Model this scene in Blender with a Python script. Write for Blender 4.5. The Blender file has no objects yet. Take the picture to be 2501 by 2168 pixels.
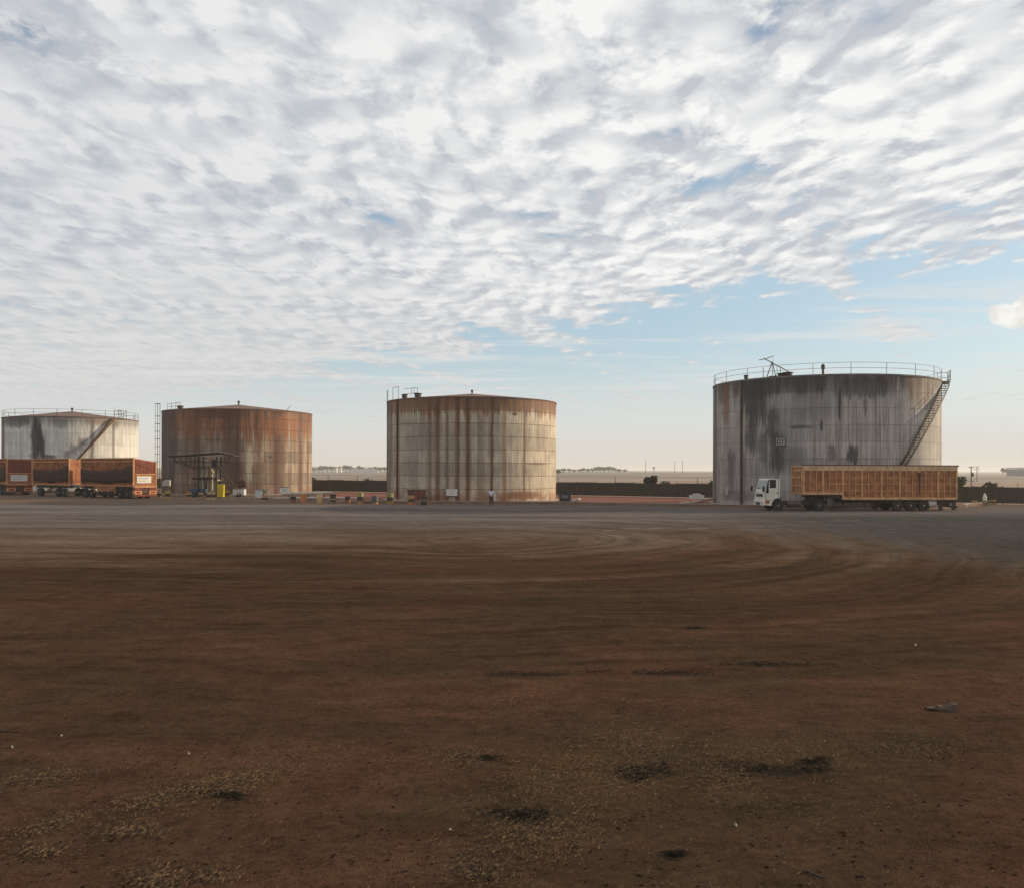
import bpy, bmesh, math, random
from mathutils import Vector, Matrix
R = math.radians
PI = math.pi
random.seed(11)
scene = bpy.context.scene
COL = scene.collection

# ---------------------------------------------------------------- photograph geometry -> metres
W, H = 2501, 2168
F = 2166.0            # focal length in photograph pixels
CX, HY, ROLL, CH = 1250.5, 1147.0, 0.0035, 3.7

def ray(px, py):
    dx, dy = px - CX, py - HY
    return (dx + ROLL*dy)/F, -(dy - ROLL*dx)/F
def at(px, py, Y):
    a, b = ray(px, py)
    return Vector((a*Y, Y, CH + b*Y))
def gd(px, py, z=0.0):
    a, b = ray(px, py)
    Y = (z - CH)/b
    return Vector((a*Y, Y, z))

cam = bpy.data.cameras.new('camera'); camo = bpy.data.objects.new('camera', cam); COL.objects.link(camo)
cam.sensor_width = 36.0; cam.lens = 36.0*F/W; cam.shift_y = (HY - H/2)/W
cam.clip_start = 0.1; cam.clip_end = 40000
xa = Vector((1, 0, ROLL)).normalized(); ya = Vector((-ROLL, 0, 1)).normalized(); za = Vector((0, -1, 0))
camo.matrix_world = Matrix(((xa.x, ya.x, za.x, 0), (xa.y, ya.y, za.y, 0), (xa.z, ya.z, za.z, CH), (0, 0, 0, 1)))
scene.camera = camo
scene.render.engine = 'CYCLES'
scene.view_settings.view_transform = 'Standard'; scene.view_settings.look = 'None'
scene.view_settings.exposure = 0; scene.view_settings.gamma = 1
scene.cycles.use_denoising = True
scene.cycles.max_bounces = 6; scene.cycles.volume_bounces = 1

# ---------------------------------------------------------------- object bookkeeping
def tag(o, label=None, cat=None, group=None, kind=None):
    if label: o['label'] = label
    if cat: o['category'] = cat
    if group: o['group'] = group
    if kind: o['kind'] = kind
    return o
def thing(name, label, cat, loc=(0, 0, 0), rz=0.0, group=None):
    o = bpy.data.objects.new(name, None); COL.objects.link(o)
    o.location = loc; o.rotation_euler = (0, 0, rz); o.empty_display_size = 0.3
    return tag(o, label, cat, group)
def copy_tree(o, parent=None):
    c = o.copy(); COL.objects.link(c)
    if parent: c.parent = parent
    for ch in list(o.children): copy_tree(ch, c)
    return c

class MB:
    def __init__(s): s.v = []; s.f = []; s.uv = []
    def add(s, vs, fs):
        n = len(s.v); s.v += [tuple(v) for v in vs]; s.f += [tuple(i + n for i in f) for f in fs]; return s
    def box(s, x0, x1, y0, y1, z0, z1):
        return s.add([(x0,y0,z0),(x1,y0,z0),(x1,y1,z0),(x0,y1,z0),(x0,y0,z1),(x1,y0,z1),(x1,y1,z1),(x0,y1,z1)],
                     [(0,3,2,1),(4,5,6,7),(0,1,5,4),(1,2,6,5),(2,3,7,6),(3,0,4,7)])
    def bar(s, p, q, w, h=None, up=(0, 0, 1)):
        p, q = Vector(p), Vector(q); h = h or w
        d = (q - p).normalized(); u = Vector(up)
        if abs(d.dot(u)) > 0.98: u = Vector((1, 0, 0))
        a = d.cross(u).normalized()*w/2; b = a.cross(d).normalized()*h/2
        vs = [p-a-b, p+a-b, p+a+b, p-a+b, q-a-b, q+a-b, q+a+b, q-a+b]
        return s.add(vs, [(0,1,2,3),(7,6,5,4),(0,4,5,1),(1,5,6,2),(2,6,7,3),(3,7,4,0)])
    def tube(s, p, q, r0, r1=None, n=8, caps=True):
        p, q = Vector(p), Vector(q); r1 = r0 if r1 is None else r1
        d = (q - p).normalized(); u = Vector((0, 0, 1)) if abs(d.z) < 0.95 else Vector((1, 0, 0))
        a = d.cross(u).normalized(); b = d.cross(a).normalized()
        vs = []
        for c, r in ((p, r0), (q, r1)):
            for k in range(n):
                t = 2*PI*k/n; vs.append(c + (a*math.cos(t) + b*math.sin(t))*r)
        fs = [(k, (k+1) % n, n+(k+1) % n, n+k) for k in range(n)]
        if caps: fs += [tuple(range(n-1, -1, -1)), tuple(range(n, 2*n))]
        return s.add(vs, fs)
    def path(s, pts, r, n=6):
        for a, b in zip(pts[:-1], pts[1:]): s.tube(a, b, r, n=n)
        return s
    def lathe(s, prof, n=24, c=(0, 0, 0), axis='z'):
        vs = []; c = Vector(c)
        for r, z in prof:
            for k in range(n):
                t = 2*PI*k/n; x, y = r*math.cos(t), r*math.sin(t)
                v = (x, y, z) if axis == 'z' else ((x, z, y) if axis == 'y' else (z, x, y))
                vs.append(c + Vector(v))
        fs = []
        m = len(prof)
        for i in range(m-1):
            for k in range(n):
                a, b = i*n+k, i*n+(k+1) % n
                fs.append((a, b, b+n, a+n))
        if prof[0][0] > 1e-5: fs.append(tuple(range(n-1, -1, -1)))
        if prof[-1][0] > 1e-5: fs.append(tuple(range((m-1)*n, m*n)))
        return s.add(vs, fs)
    def prism(s, poly, y0, y1):            # polygon in x,z extruded along y
        n = len(poly)
        vs = [(x, y0, z) for x, z in poly] + [(x, y1, z) for x, z in poly]
        fs = [tuple(range(n)), tuple(range(2*n-1, n-1, -1))] + [(k, n+k, n+(k+1) % n, (k+1) % n) for k in range(n)]
        return s.add(vs, fs)
    def build(s, name, mat, parent=None, smooth=False, bevel=0.0, loc=None, rz=0.0, fix=True):
        me = bpy.data.meshes.new(name); me.from_pydata(s.v, [], s.f)
        if fix:
            bm = bmesh.new(); bm.from_mesh(me); bmesh.ops.recalc_face_normals(bm, faces=bm.faces); bm.to_mesh(me); bm.free()
        me.materials.append(mat)
        if smooth:
            me.polygons.foreach_set('use_smooth', [True]*len(me.polygons)); me.set_sharp_from_angle(angle=R(38))
        o = bpy.data.objects.new(name, me); COL.objects.link(o)
        if parent: o.parent = parent
        if loc is not None: o.location = loc
        if rz: o.rotation_euler = (0, 0, rz)
        if bevel:
            b = o.modifiers.new('bevel', 'BEVEL'); b.width = bevel; b.segments = 2; b.limit_method = 'ANGLE'; b.angle_limit = R(40)
        return o

# ---------------------------------------------------------------- node helpers
def lin(r, g, b):
    f = lambda c: (c/255/12.92) if c/255 <= 0.04045 else ((c/255 + 0.055)/1.055)**2.4
    return (f(r), f(g), f(b), 1)
class G:
    def __init__(s, tree): s.t = tree; s.N = tree.nodes; s.L = tree.links
    def set(s, sock, v):
        if hasattr(v, 'is_linked') or isinstance(v, bpy.types.NodeSocket): s.L.new(v, sock)
        elif v is not None:
            if sock.type == 'RGBA' and len(v) == 3: v = (*v, 1)
            sock.default_value = v
    def m(s, op, a, b=None, c=None, clamp=False):
        n = s.N.new('ShaderNodeMath'); n.operation = op; n.use_clamp = clamp
        for i, v in enumerate((a, b, c)):
            if v is not None: s.set(n.inputs[i], v)
        return n.outputs[0]
    def add(s, a, b): return s.m('ADD', a, b)
    def mul(s, a, b): return s.m('MULTIPLY', a, b)
    def sub(s, a, b): return s.m('SUBTRACT', a, b)
    def sep(s, v):
        n = s.N.new('ShaderNodeSeparateXYZ'); s.set(n.inputs[0], v); return n.outputs
    def com(s, x=0.0, y=0.0, z=0.0):
        n = s.N.new('ShaderNodeCombineXYZ')
        for i, v in enumerate((x, y, z)): s.set(n.inputs[i], v)
        return n.outputs[0]
    def noise(s, vec, scale=1.0, detail=4.0, rough=0.55, dist=0.0):
        n = s.N.new('ShaderNodeTexNoise'); n.inputs['Scale'].default_value = scale
        n.inputs['Detail'].default_value = detail; n.inputs['Roughness'].default_value = rough; n.inputs['Distortion'].default_value = dist
        s.set(n.inputs['Vector'], vec); return n.outputs['Fac']
    def voro(s, vec, scale=1.0, feature='F1', out='Distance', rnd=1.0):
        n = s.N.new('ShaderNodeTexVoronoi'); n.feature = feature; n.inputs['Scale'].default_value = scale
        n.inputs['Randomness'].default_value = rnd
        s.set(n.inputs['Vector'], vec); return n.outputs[out]
    def mr(s, v, a, b, c=0.0, d=1.0, smooth=True):
        n = s.N.new('ShaderNodeMapRange'); n.interpolation_type = 'SMOOTHSTEP' if smooth else 'LINEAR'
        for i, x in enumerate((v, a, b, c, d)): s.set(n.inputs[i], x)
        return n.outputs[0]
    def mix(s, f, a, b, mode='MIX'):
        n = s.N.new('ShaderNodeMix'); n.data_type = 'RGBA'; n.blend_type = mode
        s.set(n.inputs[0], f); s.set(n.inputs[6], a); s.set(n.inputs[7], b); return n.outputs[2]
    def ramp(s, f, stops, interp='LINEAR'):
        n = s.N.new('ShaderNodeValToRGB'); n.color_ramp.interpolation = interp
        e = n.color_ramp.elements
        while len(e) > 1: e.remove(e[-1])
        e[0].position = stops[0][0]; e[0].color = stops[0][1] if len(stops[0][1]) == 4 else (*stops[0][1], 1)
        for p, c in stops[1:]:
            k = e.new(p); k.color = c if len(c) == 4 else (*c, 1)
        s.set(n.inputs[0], f); return n.outputs[0]
    def coord(s, which='Object'):
        return s.N.new('ShaderNodeTexCoord').outputs[which]
    def vmul(s, v, xyz):
        n = s.N.new('ShaderNodeVectorMath'); n.operation = 'MULTIPLY'; s.set(n.inputs[0], v); n.inputs[1].default_value = xyz; return n.outputs[0]
    def vadd(s, v, xyz):
        n = s.N.new('ShaderNodeVectorMath'); n.operation = 'ADD'; s.set(n.inputs[0], v); s.set(n.inputs[1], xyz); return n.outputs[0]
    def bump(s, h, strength=0.3, dist=0.05):
        n = s.N.new('ShaderNodeBump'); n.inputs['Strength'].default_value = strength; n.inputs['Distance'].default_value = dist
        s.set(n.inputs['Height'], h); return n.outputs[0]
def newmat(name):
    m = bpy.data.materials.new(name); m.use_nodes = True
    g = G(m.node_tree); b = g.N['Principled BSDF']
    return m, g, b
def fin(g, b, col, rough=0.8, metal=0.0, normal=None, spec=0.3):
    g.set(b.inputs['Base Color'], col); g.set(b.inputs['Roughness'], rough); g.set(b.inputs['Metallic'], metal)
    b.inputs['Specular IOR Level'].default_value = spec
    if normal is not None: g.set(b.inputs['Normal'], normal)

def worn(name, c1, c2, scale=1.5, dirt=None, dirt_amt=0.35, rough=0.7, spec=0.3, streak=False, metal=0.0, random_tint=0.0):
    """painted or bare surface with blotchy wear and dirt"""
    m, g, b = newmat(name)
    p = g.coord('Object')
    v = g.vmul(p, (3.0, 3.0, 0.35)) if streak else p
    n1 = g.noise(v, scale, 6, 0.65, 0.3)
    col = g.mix(g.mr(n1, 0.38, 0.66), c1, c2)
    n2 = g.noise(g.vadd(v, (7.3, 1.1, 4.2)), scale*2.7, 5, 0.7, 0.2)
    col = g.mix(g.mul(g.mr(n2, 0.5, 0.72), dirt_amt), col, dirt or (0.06, 0.045, 0.035, 1))
    if random_tint:
        oi = g.N.new('ShaderNodeObjectInfo').outputs['Random']
        col = g.mix(g.mul(oi, random_tint), col, (0.03, 0.025, 0.02, 1))
    fin(g, b, col, rough, metal, g.bump(n2, 0.15, 0.02), spec)
    return m
# ---------------------------------------------------------------- light: low warm sun from the right, broken cloud deck
SUN_AZ, SUN_EL = R(72), R(17)
sun_dir = Vector((math.sin(SUN_AZ)*math.cos(SUN_EL), math.cos(SUN_AZ)*math.cos(SUN_EL), math.sin(SUN_EL)))
sl = bpy.data.lights.new('sun', 'SUN'); sl.energy = 4.4; sl.angle = R(0.6); sl.color = (1.0, 0.80, 0.55)
so = bpy.data.objects.new('sun', sl); COL.objects.link(so)
so.rotation_euler = (-sun_dir).to_track_quat('-Z', 'Y').to_euler(); so.location = (60, 30, 60)

world = bpy.data.worlds.new('World'); scene.world = world; world.use_nodes = True
g = G(world.node_tree)
bg = g.N['Background']; bg.inputs['Strength'].default_value = 0.1
sky = g.N.new('ShaderNodeTexSky'); sky.sky_type = 'NISHITA'; sky.sun_disc = False
sky.sun_elevation = SUN_EL; sky.sun_rotation = SUN_AZ; sky.air_density = 1.0; sky.dust_density = 1.2; sky.ozone_density = 1.5
d = g.coord('Generated')
X, Y_, Z = g.sep(d)
zc = g.m('MAXIMUM', Z, 0.012)
u = g.m('DIVIDE', X, zc); v = g.m('DIVIDE', Y_, zc)
# clear sky: Nishita, veiled by pale low haze towards the horizon
clear = g.mix(1.0, sky.outputs[0], (1.35, 1.35, 1.30, 1), 'MULTIPLY')
clear = g.mix(g.mr(Z, 0.50, 0.10, 0.0, 0.52), clear, (5.3, 7.0, 8.3, 1))
clear = g.mix(g.mr(Z, 0.15, 0.02, 0.0, 0.92), clear, (7.4, 7.5, 7.25, 1))
clear = g.mix(g.mr(Z, 0.065, 0.0, 0.0, 0.95), clear, (7.1, 6.65, 6.0, 1))
# cloud deck at one height; the depth axis is eased so that the puffs keep some of their thickness towards the horizon
vv = g.mul(g.m('POWER', g.m('MAXIMUM', v, 0.05), 0.70), 1.15)
P = g.com(u, vv, 0.0)
wA = g.noise(P, 1.6, 3, 0.5); wB = g.noise(g.vadd(P, (9.1, 3.7, 2.0)), 1.6, 3, 0.5)
Pw = g.vadd(P, g.com(g.mul(g.sub(wA, 0.5), 0.26), g.mul(g.sub(wB, 0.5), 0.26), 0.0))
ang = R(52)
def rotated(vec, sx, sy):
    a, b, _ = g.sep(vec)
    r1 = g.sub(g.mul(a, math.cos(ang)), g.mul(b, math.sin(ang)))
    r2 = g.add(g.mul(a, math.sin(ang)), g.mul(b, math.cos(ang)))
    return g.com(g.mul(r1, sx), g.mul(r2, sy), 0.0)
def field(vec):
    roll = g.noise(rotated(vec, 2.6, 0.7), 1.0, 2, 0.5)
    puff = g.noise(g.vadd(vec, (3.3, 8.8, 0.5)), 7.5, 9, 0.58, 0.05)
    jit = g.com(g.mul(g.sub(puff, 0.5), 0.30), g.mul(g.sub(roll, 0.5), 0.22), 0)
    v1 = g.voro(g.vadd(rotated(vec, 1.1, 0.9), jit), 6.3, 'SMOOTH_F1')
    v2 = g.voro(g.vadd(vec, g.com(g.mul(g.sub(puff, 0.5), 0.30), g.mul(g.sub(puff, 0.5), -0.25), 4.0)), 13.0, 'SMOOTH_F1')
    f = g.add(g.mul(g.sub(roll, 0.5), 1.15), g.mul(g.sub(puff, 0.5), 0.72))
    return g.sub(g.sub(f, g.mul(g.sub(v1, 0.42), 0.42)), g.mul(g.sub(v2, 0.42), 0.12))
f0 = field(Pw)
f1 = field(g.vadd(Pw, (0.040, 0.040, 0.0)))
edge = g.sub(g.add(g.mul(u, 1.2), v), 6.3)                     # the deck ends along a line towards the right
thr = g.add(-0.335, g.mr(edge, -1.2, 1.3, 0.0, 0.45, smooth=False))
thr = g.add(thr, g.mr(u, -1.5, 1.5, -0.06, 0.03))
gx, gz = g.m('DIVIDE', X, g.m('MAXIMUM', Y_, 0.05)), g.m('DIVIDE', Z, g.m('MAXIMUM', Y_, 0.05))
for (px, py, sx_, sy_, k_, am) in [(1250, 140, 60, 34, .9, .34), (835, 460, 90, 22, .62, .30), (560, 250, 90, 22, .55, .20), (1835, 85, 46, 26, -.5, .34), (1590, 545, 26, 40, .4, .30), (100, 110, 80, 50, .6, .12), (2340, 300, 26, 60, -.3, .24), (1725, 450, 60, 16, -.3, .15), (2440, 480, 120, 26, -.25, .20), (1000, 140, 50, 20, .4, .22)]:
    a_, b_ = ray(px, py); ax_ = g.sub(gx, a_); bz_ = g.add(g.sub(gz, b_), g.mul(ax_, k_))
    e_ = g.m('POWER', 2.718, g.mul(g.add(g.m('POWER', g.m('DIVIDE', g.m('ABSOLUTE', ax_), sx_*1.5/F), 2.0), g.m('POWER', g.m('DIVIDE', g.m('ABSOLUTE', bz_), sy_*1.5/F), 2.0)), -1.0))
    thr = g.add(thr, g.mul(g.mul(e_, am*0.85), g.mr(Y_, 0.05, 0.1)))
alpha = g.mr(g.sub(f0, thr), -0.07, 0.16)
thick = g.mr(g.sub(f0, thr), 0.0, 0.62)
relief = g.mr(g.sub(f0, f1), -0.24, 0.24)
lit = g.mr(u, -2.0, 0.8, 0.0, 1.0)                             # whiter towards the sun
base_w = g.mix(lit, (7.3, 7.35, 7.5, 1), (9.5, 9.45, 9.3, 1))
grey = g.mix(lit, (4.95, 5.25, 5.8, 1), (5.5, 5.75, 6.2, 1))
shade = g.add(g.mul(relief, 0.72), g.mul(thick, 0.42))
cloud = g.mix(g.mr(shade, 0.22, 0.95, smooth=False), grey, base_w)
cloud = g.mix(g.mr(Z, 0.24, 0.05, 0.0, 0.75), cloud, (6.8, 6.8, 6.65, 1))
fade = g.mr(Z, 0.02, 0.085)
col = g.mix(g.mul(alpha, fade), clear, cloud)
# one bright isolated cumulus low on the right
def puffball(px, py, sx, sy):
    a, b = ray(px, py)
    ex = g.m('DIVIDE', g.sub(g.m('DIVIDE', X, Y_), a), sx/F); ez = g.m('DIVIDE', g.sub(g.m('DIVIDE', Z, Y_), b), sy/F)
    return g.m('SQRT', g.add(g.mul(ex, ex), g.mul(ez, ez)))
pb = g.m('MINIMUM', puffball(2462, 772, 46, 34), puffball(2500, 758, 44, 30))
pn = g.noise(g.com(g.m('DIVIDE', X, Y_), g.m('DIVIDE', Z, Y_), 0.3), 45, 5, 0.6)
pa = g.mul(g.mr(g.add(pb, g.mul(g.sub(pn, 0.5), 1.5)), 1.15, 0.75), g.mr(Y_, 0.05, 0.1))
col = g.mix(pa, col, g.mix(g.mr(pn, 0.35, 0.6), (7.9, 7.7, 7.2, 1), (9.5, 9.4, 9.0, 1)))
# thin streaks low in the clear part
sn = g.noise(g.com(g.mul(u, 0.35), g.mul(v, 1.0), 4.0), 1.3, 5, 0.6)
sa = g.mul(g.mul(g.mr(sn, 0.50, 0.66), g.mr(Z, 0.05, 0.11)), g.mr(Z, 0.26, 0.16))
col = g.mix(g.mul(sa, 0.55), col, (7.6, 7.6, 7.5, 1))
col = g.mix(g.mr(Z, 0.0, -0.03), col, (1.6, 1.3, 1.0, 1))
g.set(bg.inputs['Color'], col)
world.cycles.sampling_method = 'MANUAL'; world.cycles.sample_map_resolution = 512

# ---------------------------------------------------------------- haze
hz = MB().box(-12500, 12500, -300, 12500, -1, 22)
hm = bpy.data.materials.new('haze'); hm.use_nodes = True
hg = G(hm.node_tree); hg.N.remove(hg.N['Principled BSDF'])
vol = hg.N.new('ShaderNodeVolumePrincipled'); vol.inputs['Color'].default_value = (0.93, 0.92, 0.90, 1)
vol.inputs['Density'].default_value = 0.00024; vol.inputs['Anisotropy'].default_value = 0.2
hg.L.new(vol.outputs[0], hg.N['Material Output'].inputs['Volume'])
hm.cycles.homogeneous_volume = True if hasattr(hm.cycles, 'homogeneous_volume') else None
haze = hz.build('haze', hm); tag(haze, kind='stuff'); haze['label'] = 'thin pale haze in the air over the yard and fields'
# ---------------------------------------------------------------- ground sheets
def ground_field_mat():
    m, g, b = newmat('dry_fields')
    p = g.coord('Object'); x, y, z = g.sep(p)
    n = g.noise(g.com(g.mul(x, 0.0016), g.mul(y, 0.006), 0.0), 1.0, 5, 0.6, 0.4)
    c = g.ramp(n, [(0.34, (0.09, 0.10, 0.07)), (0.43, (0.20, 0.18, 0.135)), (0.49, (0.34, 0.28, 0.22)), (0.53, (0.19, 0.14, 0.115)), (0.60, (0.10, 0.105, 0.08))])
    n2 = g.noise(p, 0.6, 5, 0.7)
    c = g.mix(g.mul(g.mr(n2, 0.4, 0.7), 0.35), c, (0.16, 0.12, 0.08, 1))
    near = g.mr(y, 150, 420)
    c = g.mix(near, (0.27, 0.18, 0.125, 1), c)
    fin(g, b, c, 0.95, spec=0.1)
    return m
gm = MB(); n = 60
xs = [-12000, -6000, -3000, -1500, -800, -400, -200, -80, 0, 80, 200, 400, 800, 1500, 3000, 6000, 12000]
ys = [-250, -60, 0, 60, 130, 200, 300, 450, 700, 1000, 1500, 2200, 3200, 4500, 6500, 9000, 12000]
def hgt(x, y):
    if y < 300: return 0.0
    k = min(1, (y-300)/900)
    return k*(1.3*math.sin(x*0.0031+1.0) + 0.9*math.sin(y*0.0042+x*0.0011) - 0.9)
vs = [(x, y, hgt(x, y)) for y in ys for x in xs]
fs = [(j*len(xs)+i, j*len(xs)+i+1, (j+1)*len(xs)+i+1, (j+1)*len(xs)+i) for j in range(len(ys)-1) for i in range(len(xs)-1)]
gm.add(vs, fs)
ground = gm.build('ground', ground_field_mat(), smooth=True); tag(ground, kind='structure')

def blob(g, x, y, c, sx, sy, rot=0.0):
    a, b = g.sub(x, c[0]), g.sub(y, c[1])
    ca, sa = math.cos(rot), math.sin(rot)
    p = g.m('DIVIDE', g.add(g.mul(a, ca), g.mul(b, sa)), sx); q = g.m('DIVIDE', g.sub(g.mul(b, ca), g.mul(a, sa)), sy)
    return g.m('POWER', 2.718, g.mul(g.add(g.mul(p, p), g.mul(q, q)), -1.0))

# straw patches: photograph centre, half sizes in photograph pixels, tilt, number of stalks, density
PATCH = [(1430, 1895, 190, 75, -0.10, 3000), (1560, 1800, 120, 28, 0.0, 900), (1300, 2040, 130, 45, -0.1, 1500), (1180, 2130, 70, 30, 0, 500),
         (1900, 1835, 190, 32, -0.05, 1500), (1790, 1905, 90, 30, 0.1, 700), (2250, 1830, 130, 22, 0, 500), (1130, 1850, 70, 20, 0, 500),
         (590, 1905, 130, 30, -0.22, 1500), (400, 1950, 100, 22, -0.25, 800), (110, 1900, 90, 14, -0.12, 600), (130, 2015, 80, 16, -0.3, 450),
         (315, 2032, 65, 16, -0.08, 450), (380, 2150, 60, 22, 0, 500), (110, 2080, 50, 20, 0, 200), (1250, 1720, 160, 40, 0, 350), (2000, 1960, 200, 80, 0, 250),
         (520, 2140, 60, 18, 0, 200), (700, 1840, 200, 50, 0, 250)]
CHAR = [(1570, 1885, 75, 20), (1910, 1884, 95, 15), (1985, 1860, 45, 12), (1290, 1990, 75, 20), (560, 1941, 45, 9), (1290, 1645, 130, 7), (1640, 1645, 110, 7),
        (1860, 1622, 130, 6), (1700, 1532, 30, 5), (1655, 2088, 40, 6), (1190, 1852, 30, 5)]

def yard_mat():
    m, g, b = newmat('yard_soil')
    p = g.coord('Object'); x, y, z = g.sep(p)
    w1 = g.noise(p, 0.06, 4, 0.6)
    yw = g.add(y, g.mul(g.sub(w1, 0.5), 34))
    # tyre lanes: straight on the left, bending away to the right
    dxl = g.m('MAXIMUM', g.add(x, 2.0), -4.0); dyl = g.sub(y, 48.0)
    r = g.m('SQRT', g.add(g.mul(g.mul(dxl, dxl), 1.2), g.mul(dyl, dyl)))
    rr = g.add(r, g.mul(g.noise(p, 0.07, 2, 0.5), 6.0))
    al = g.mul(g.sub(x, y), 0.05)
    t1 = g.noise(g.com(g.mul(rr, 0.42), al, 0.0), 1.0, 5, 0.62)
    t2 = g.noise(g.com(g.mul(rr, 1.9), g.mul(al, 2.6), 7.0), 1.0, 4, 0.6)
    tm = g.add(0.18, g.mul(g.mr(y, 13, 20), g.mul(g.mr(y, 84, 60), 0.82)))
    tone = g.add(g.mul(g.sub(t1, 0.5), 0.85), g.mul(g.sub(t2, 0.5), 1.0))
    rag = g.noise(g.com(g.mul(x, 0.22), g.mul(y, 0.5), 3.0), 1.0, 7, 0.7, 0.8)
    yw = g.add(yw, g.add(g.mul(g.sub(t1, 0.5), 26), g.mul(g.sub(rag, 0.5), 26)))
    # zones: red soil near, brown dust, then worn grey paving
    n_red = g.noise(g.com(g.mul(x, 0.16), g.mul(y, 0.30), 2.0), 1.0, 5, 0.6, 0.5)
    red = g.mix(g.mr(n_red, 0.40, 0.62), (0.055, 0.034, 0.021, 1), (0.075, 0.040, 0.025, 1))
    n_ol = g.noise(g.com(g.mul(x, 0.11), g.mul(y, 0.22), 9.0), 1.0, 4, 0.6, 0.6)
    red = g.mix(g.mr(n_ol, 0.50, 0.66, 0.0, 0.75), red, (0.046, 0.033, 0.020, 1))
    darkz = g.mul(g.mr(yw, 16, 26), g.mr(yw, 44, 34))
    red = g.mix(g.mul(darkz, 0.55), red, (0.048, 0.030, 0.018, 1))
    mid = g.mix(g.mr(w1, 0.4, 0.6), (0.084, 0.054, 0.034, 1), (0.112, 0.076, 0.050, 1))
    n_gr = g.noise(g.com(g.mul(x, 0.035), g.mul(y, 0.14), 5.0), 1.0, 6, 0.65, 0.4)
    far = g.mix(g.mr(n_gr, 0.38, 0.64), (0.105, 0.091, 0.086, 1), (0.155, 0.130, 0.117, 1))
    c = g.mix(g.mr(yw, 28, 50), red, mid)
    c = g.mix(g.mr(yw, 38, 76), c, far)
    # dusty brown margin before the tanks
    c = g.mix(g.mr(y, 88, 97, 0.0, 0.75), c, (0.155, 0.105, 0.072, 1))
    k = g.add(1.0, g.mul(g.mul(tone, tm), 1.25))
    c = g.mix(1.0, c, g.com(k, k, k), 'MULTIPLY')
    redp = g.mul(g.mr(g.noise(g.com(g.mul(rr, 0.2), g.mul(al, 1.6), 3.0), 1.0, 4, 0.6), 0.55, 0.68), g.mr(y, 62, 45))
    c = g.mix(g.mul(redp, 0.45), c, (0.082, 0.040, 0.023, 1))
    # dark oily ground on the right
    oil = g.mul(g.mr(g.add(g.add(g.mul(x, 1.0), g.mul(y, 0.05)), g.mul(g.sub(t1, 0.5), 16.0)), 15, 27), g.mul(g.mr(y, 26, 40), g.mr(y, 80, 70)))
    c = g.mix(g.mul(oil, 0.75), c, (0.048, 0.046, 0.046, 1))
    pale = g.mul(g.mul(g.mr(g.noise(g.com(g.mul(x, 0.30), g.mul(y, 0.55), 1.0), 1.0, 6, 0.7, 0.5), 0.60, 0.72), g.mr(x, 12, 26)), g.mr(y, 46, 60))
    c = g.mix(g.mul(pale, 0.6), c, (0.23, 0.20, 0.175, 1))
    # near detail: litter-coloured grain, straw dust and charred spots
    grain = g.noise(p, 9.0, 8, 0.75)
    fine = g.noise(p, 38.0, 6, 0.75)
    blot = g.noise(g.com(g.mul(x, 0.8), g.mul(y, 1.5), 4.0), 1.0, 8, 0.72, 0.6)
    blot2 = g.noise(g.vadd(p, (3.0, 8.0, 1.0)), 2.6, 7, 0.72)
    gk = g.m('MAXIMUM', g.add(1.0, g.add(g.add(g.mul(g.sub(grain, 0.5), 1.7), g.mul(g.sub(fine, 0.5), 2.4)), g.mul(g.add(g.sub(blot, 0.5), g.mul(g.sub(blot2, 0.5), 0.9)), 1.3))), 0.25)
    c = g.mix(1.0, c, g.com(gk, gk, gk), 'MULTIPLY')
    straw = None
    for (px, py, sx, sy, rot, cnt) in PATCH:
        q = gd(px, py); sxm = sx/F*q.y; sym = abs(gd(px, py-sy).y - gd(px, py+sy).y)/2
        e = g.mul(blob(g, x, y, q, sxm*1.15, sym*1.15), min(1.0, cnt/900))
        straw = e if straw is None else g.m('MAXIMUM', straw, e)
    sn = g.noise(g.com(g.mul(x, 1.0), g.mul(y, 1.0), 0.0), 14.0, 8, 0.8, 1.0)
    sm = g.mul(g.mr(g.add(g.mul(straw, 0.55), g.mul(sn, 0.9)), 0.62, 1.0), 0.55)
    c = g.mix(sm, c, (0.115, 0.066, 0.029, 1))
    ch = None
    for (px, py, sx, sy) in CHAR:
        q = gd(px, py); sxm = sx/F*q.y; sym = abs(gd(px, py-sy).y - gd(px, py+sy).y)/2
        e = blob(g, x, y, q, sxm*1.25, sym*1.25); ch = e if ch is None else g.m('MAXIMUM', ch, e)
    cn = g.noise(p, 5.0, 7, 0.8, 1.2)
    c = g.mix(g.mr(g.add(ch, g.mul(g.sub(cn, 0.5), 3.4)), 0.35, 1.0, 0.0, 0.75), c, (0.022, 0.020, 0.016, 1))
    h = g.add(g.mul(fine, 0.35), g.add(grain, g.mul(t2, 0.6)))
    fin(g, b, c, 1.0, spec=0.0, normal=g.bump(h, 0.6, 0.05))
    return m
YARD = yard_mat()
yd = MB().add([(-260, -200, 0.004), (260, -200, 0.004), (260, 96, 0.004), (56, 100.4, 0.004), (12, 126.2, 0.004), (-33, 147, 0.004), (-95, 176, 0.004), (-260, 176, 0.004)], [tuple(range(8))])
yard = yd.build('yard', YARD); tag(yard, kind='structure')

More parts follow.
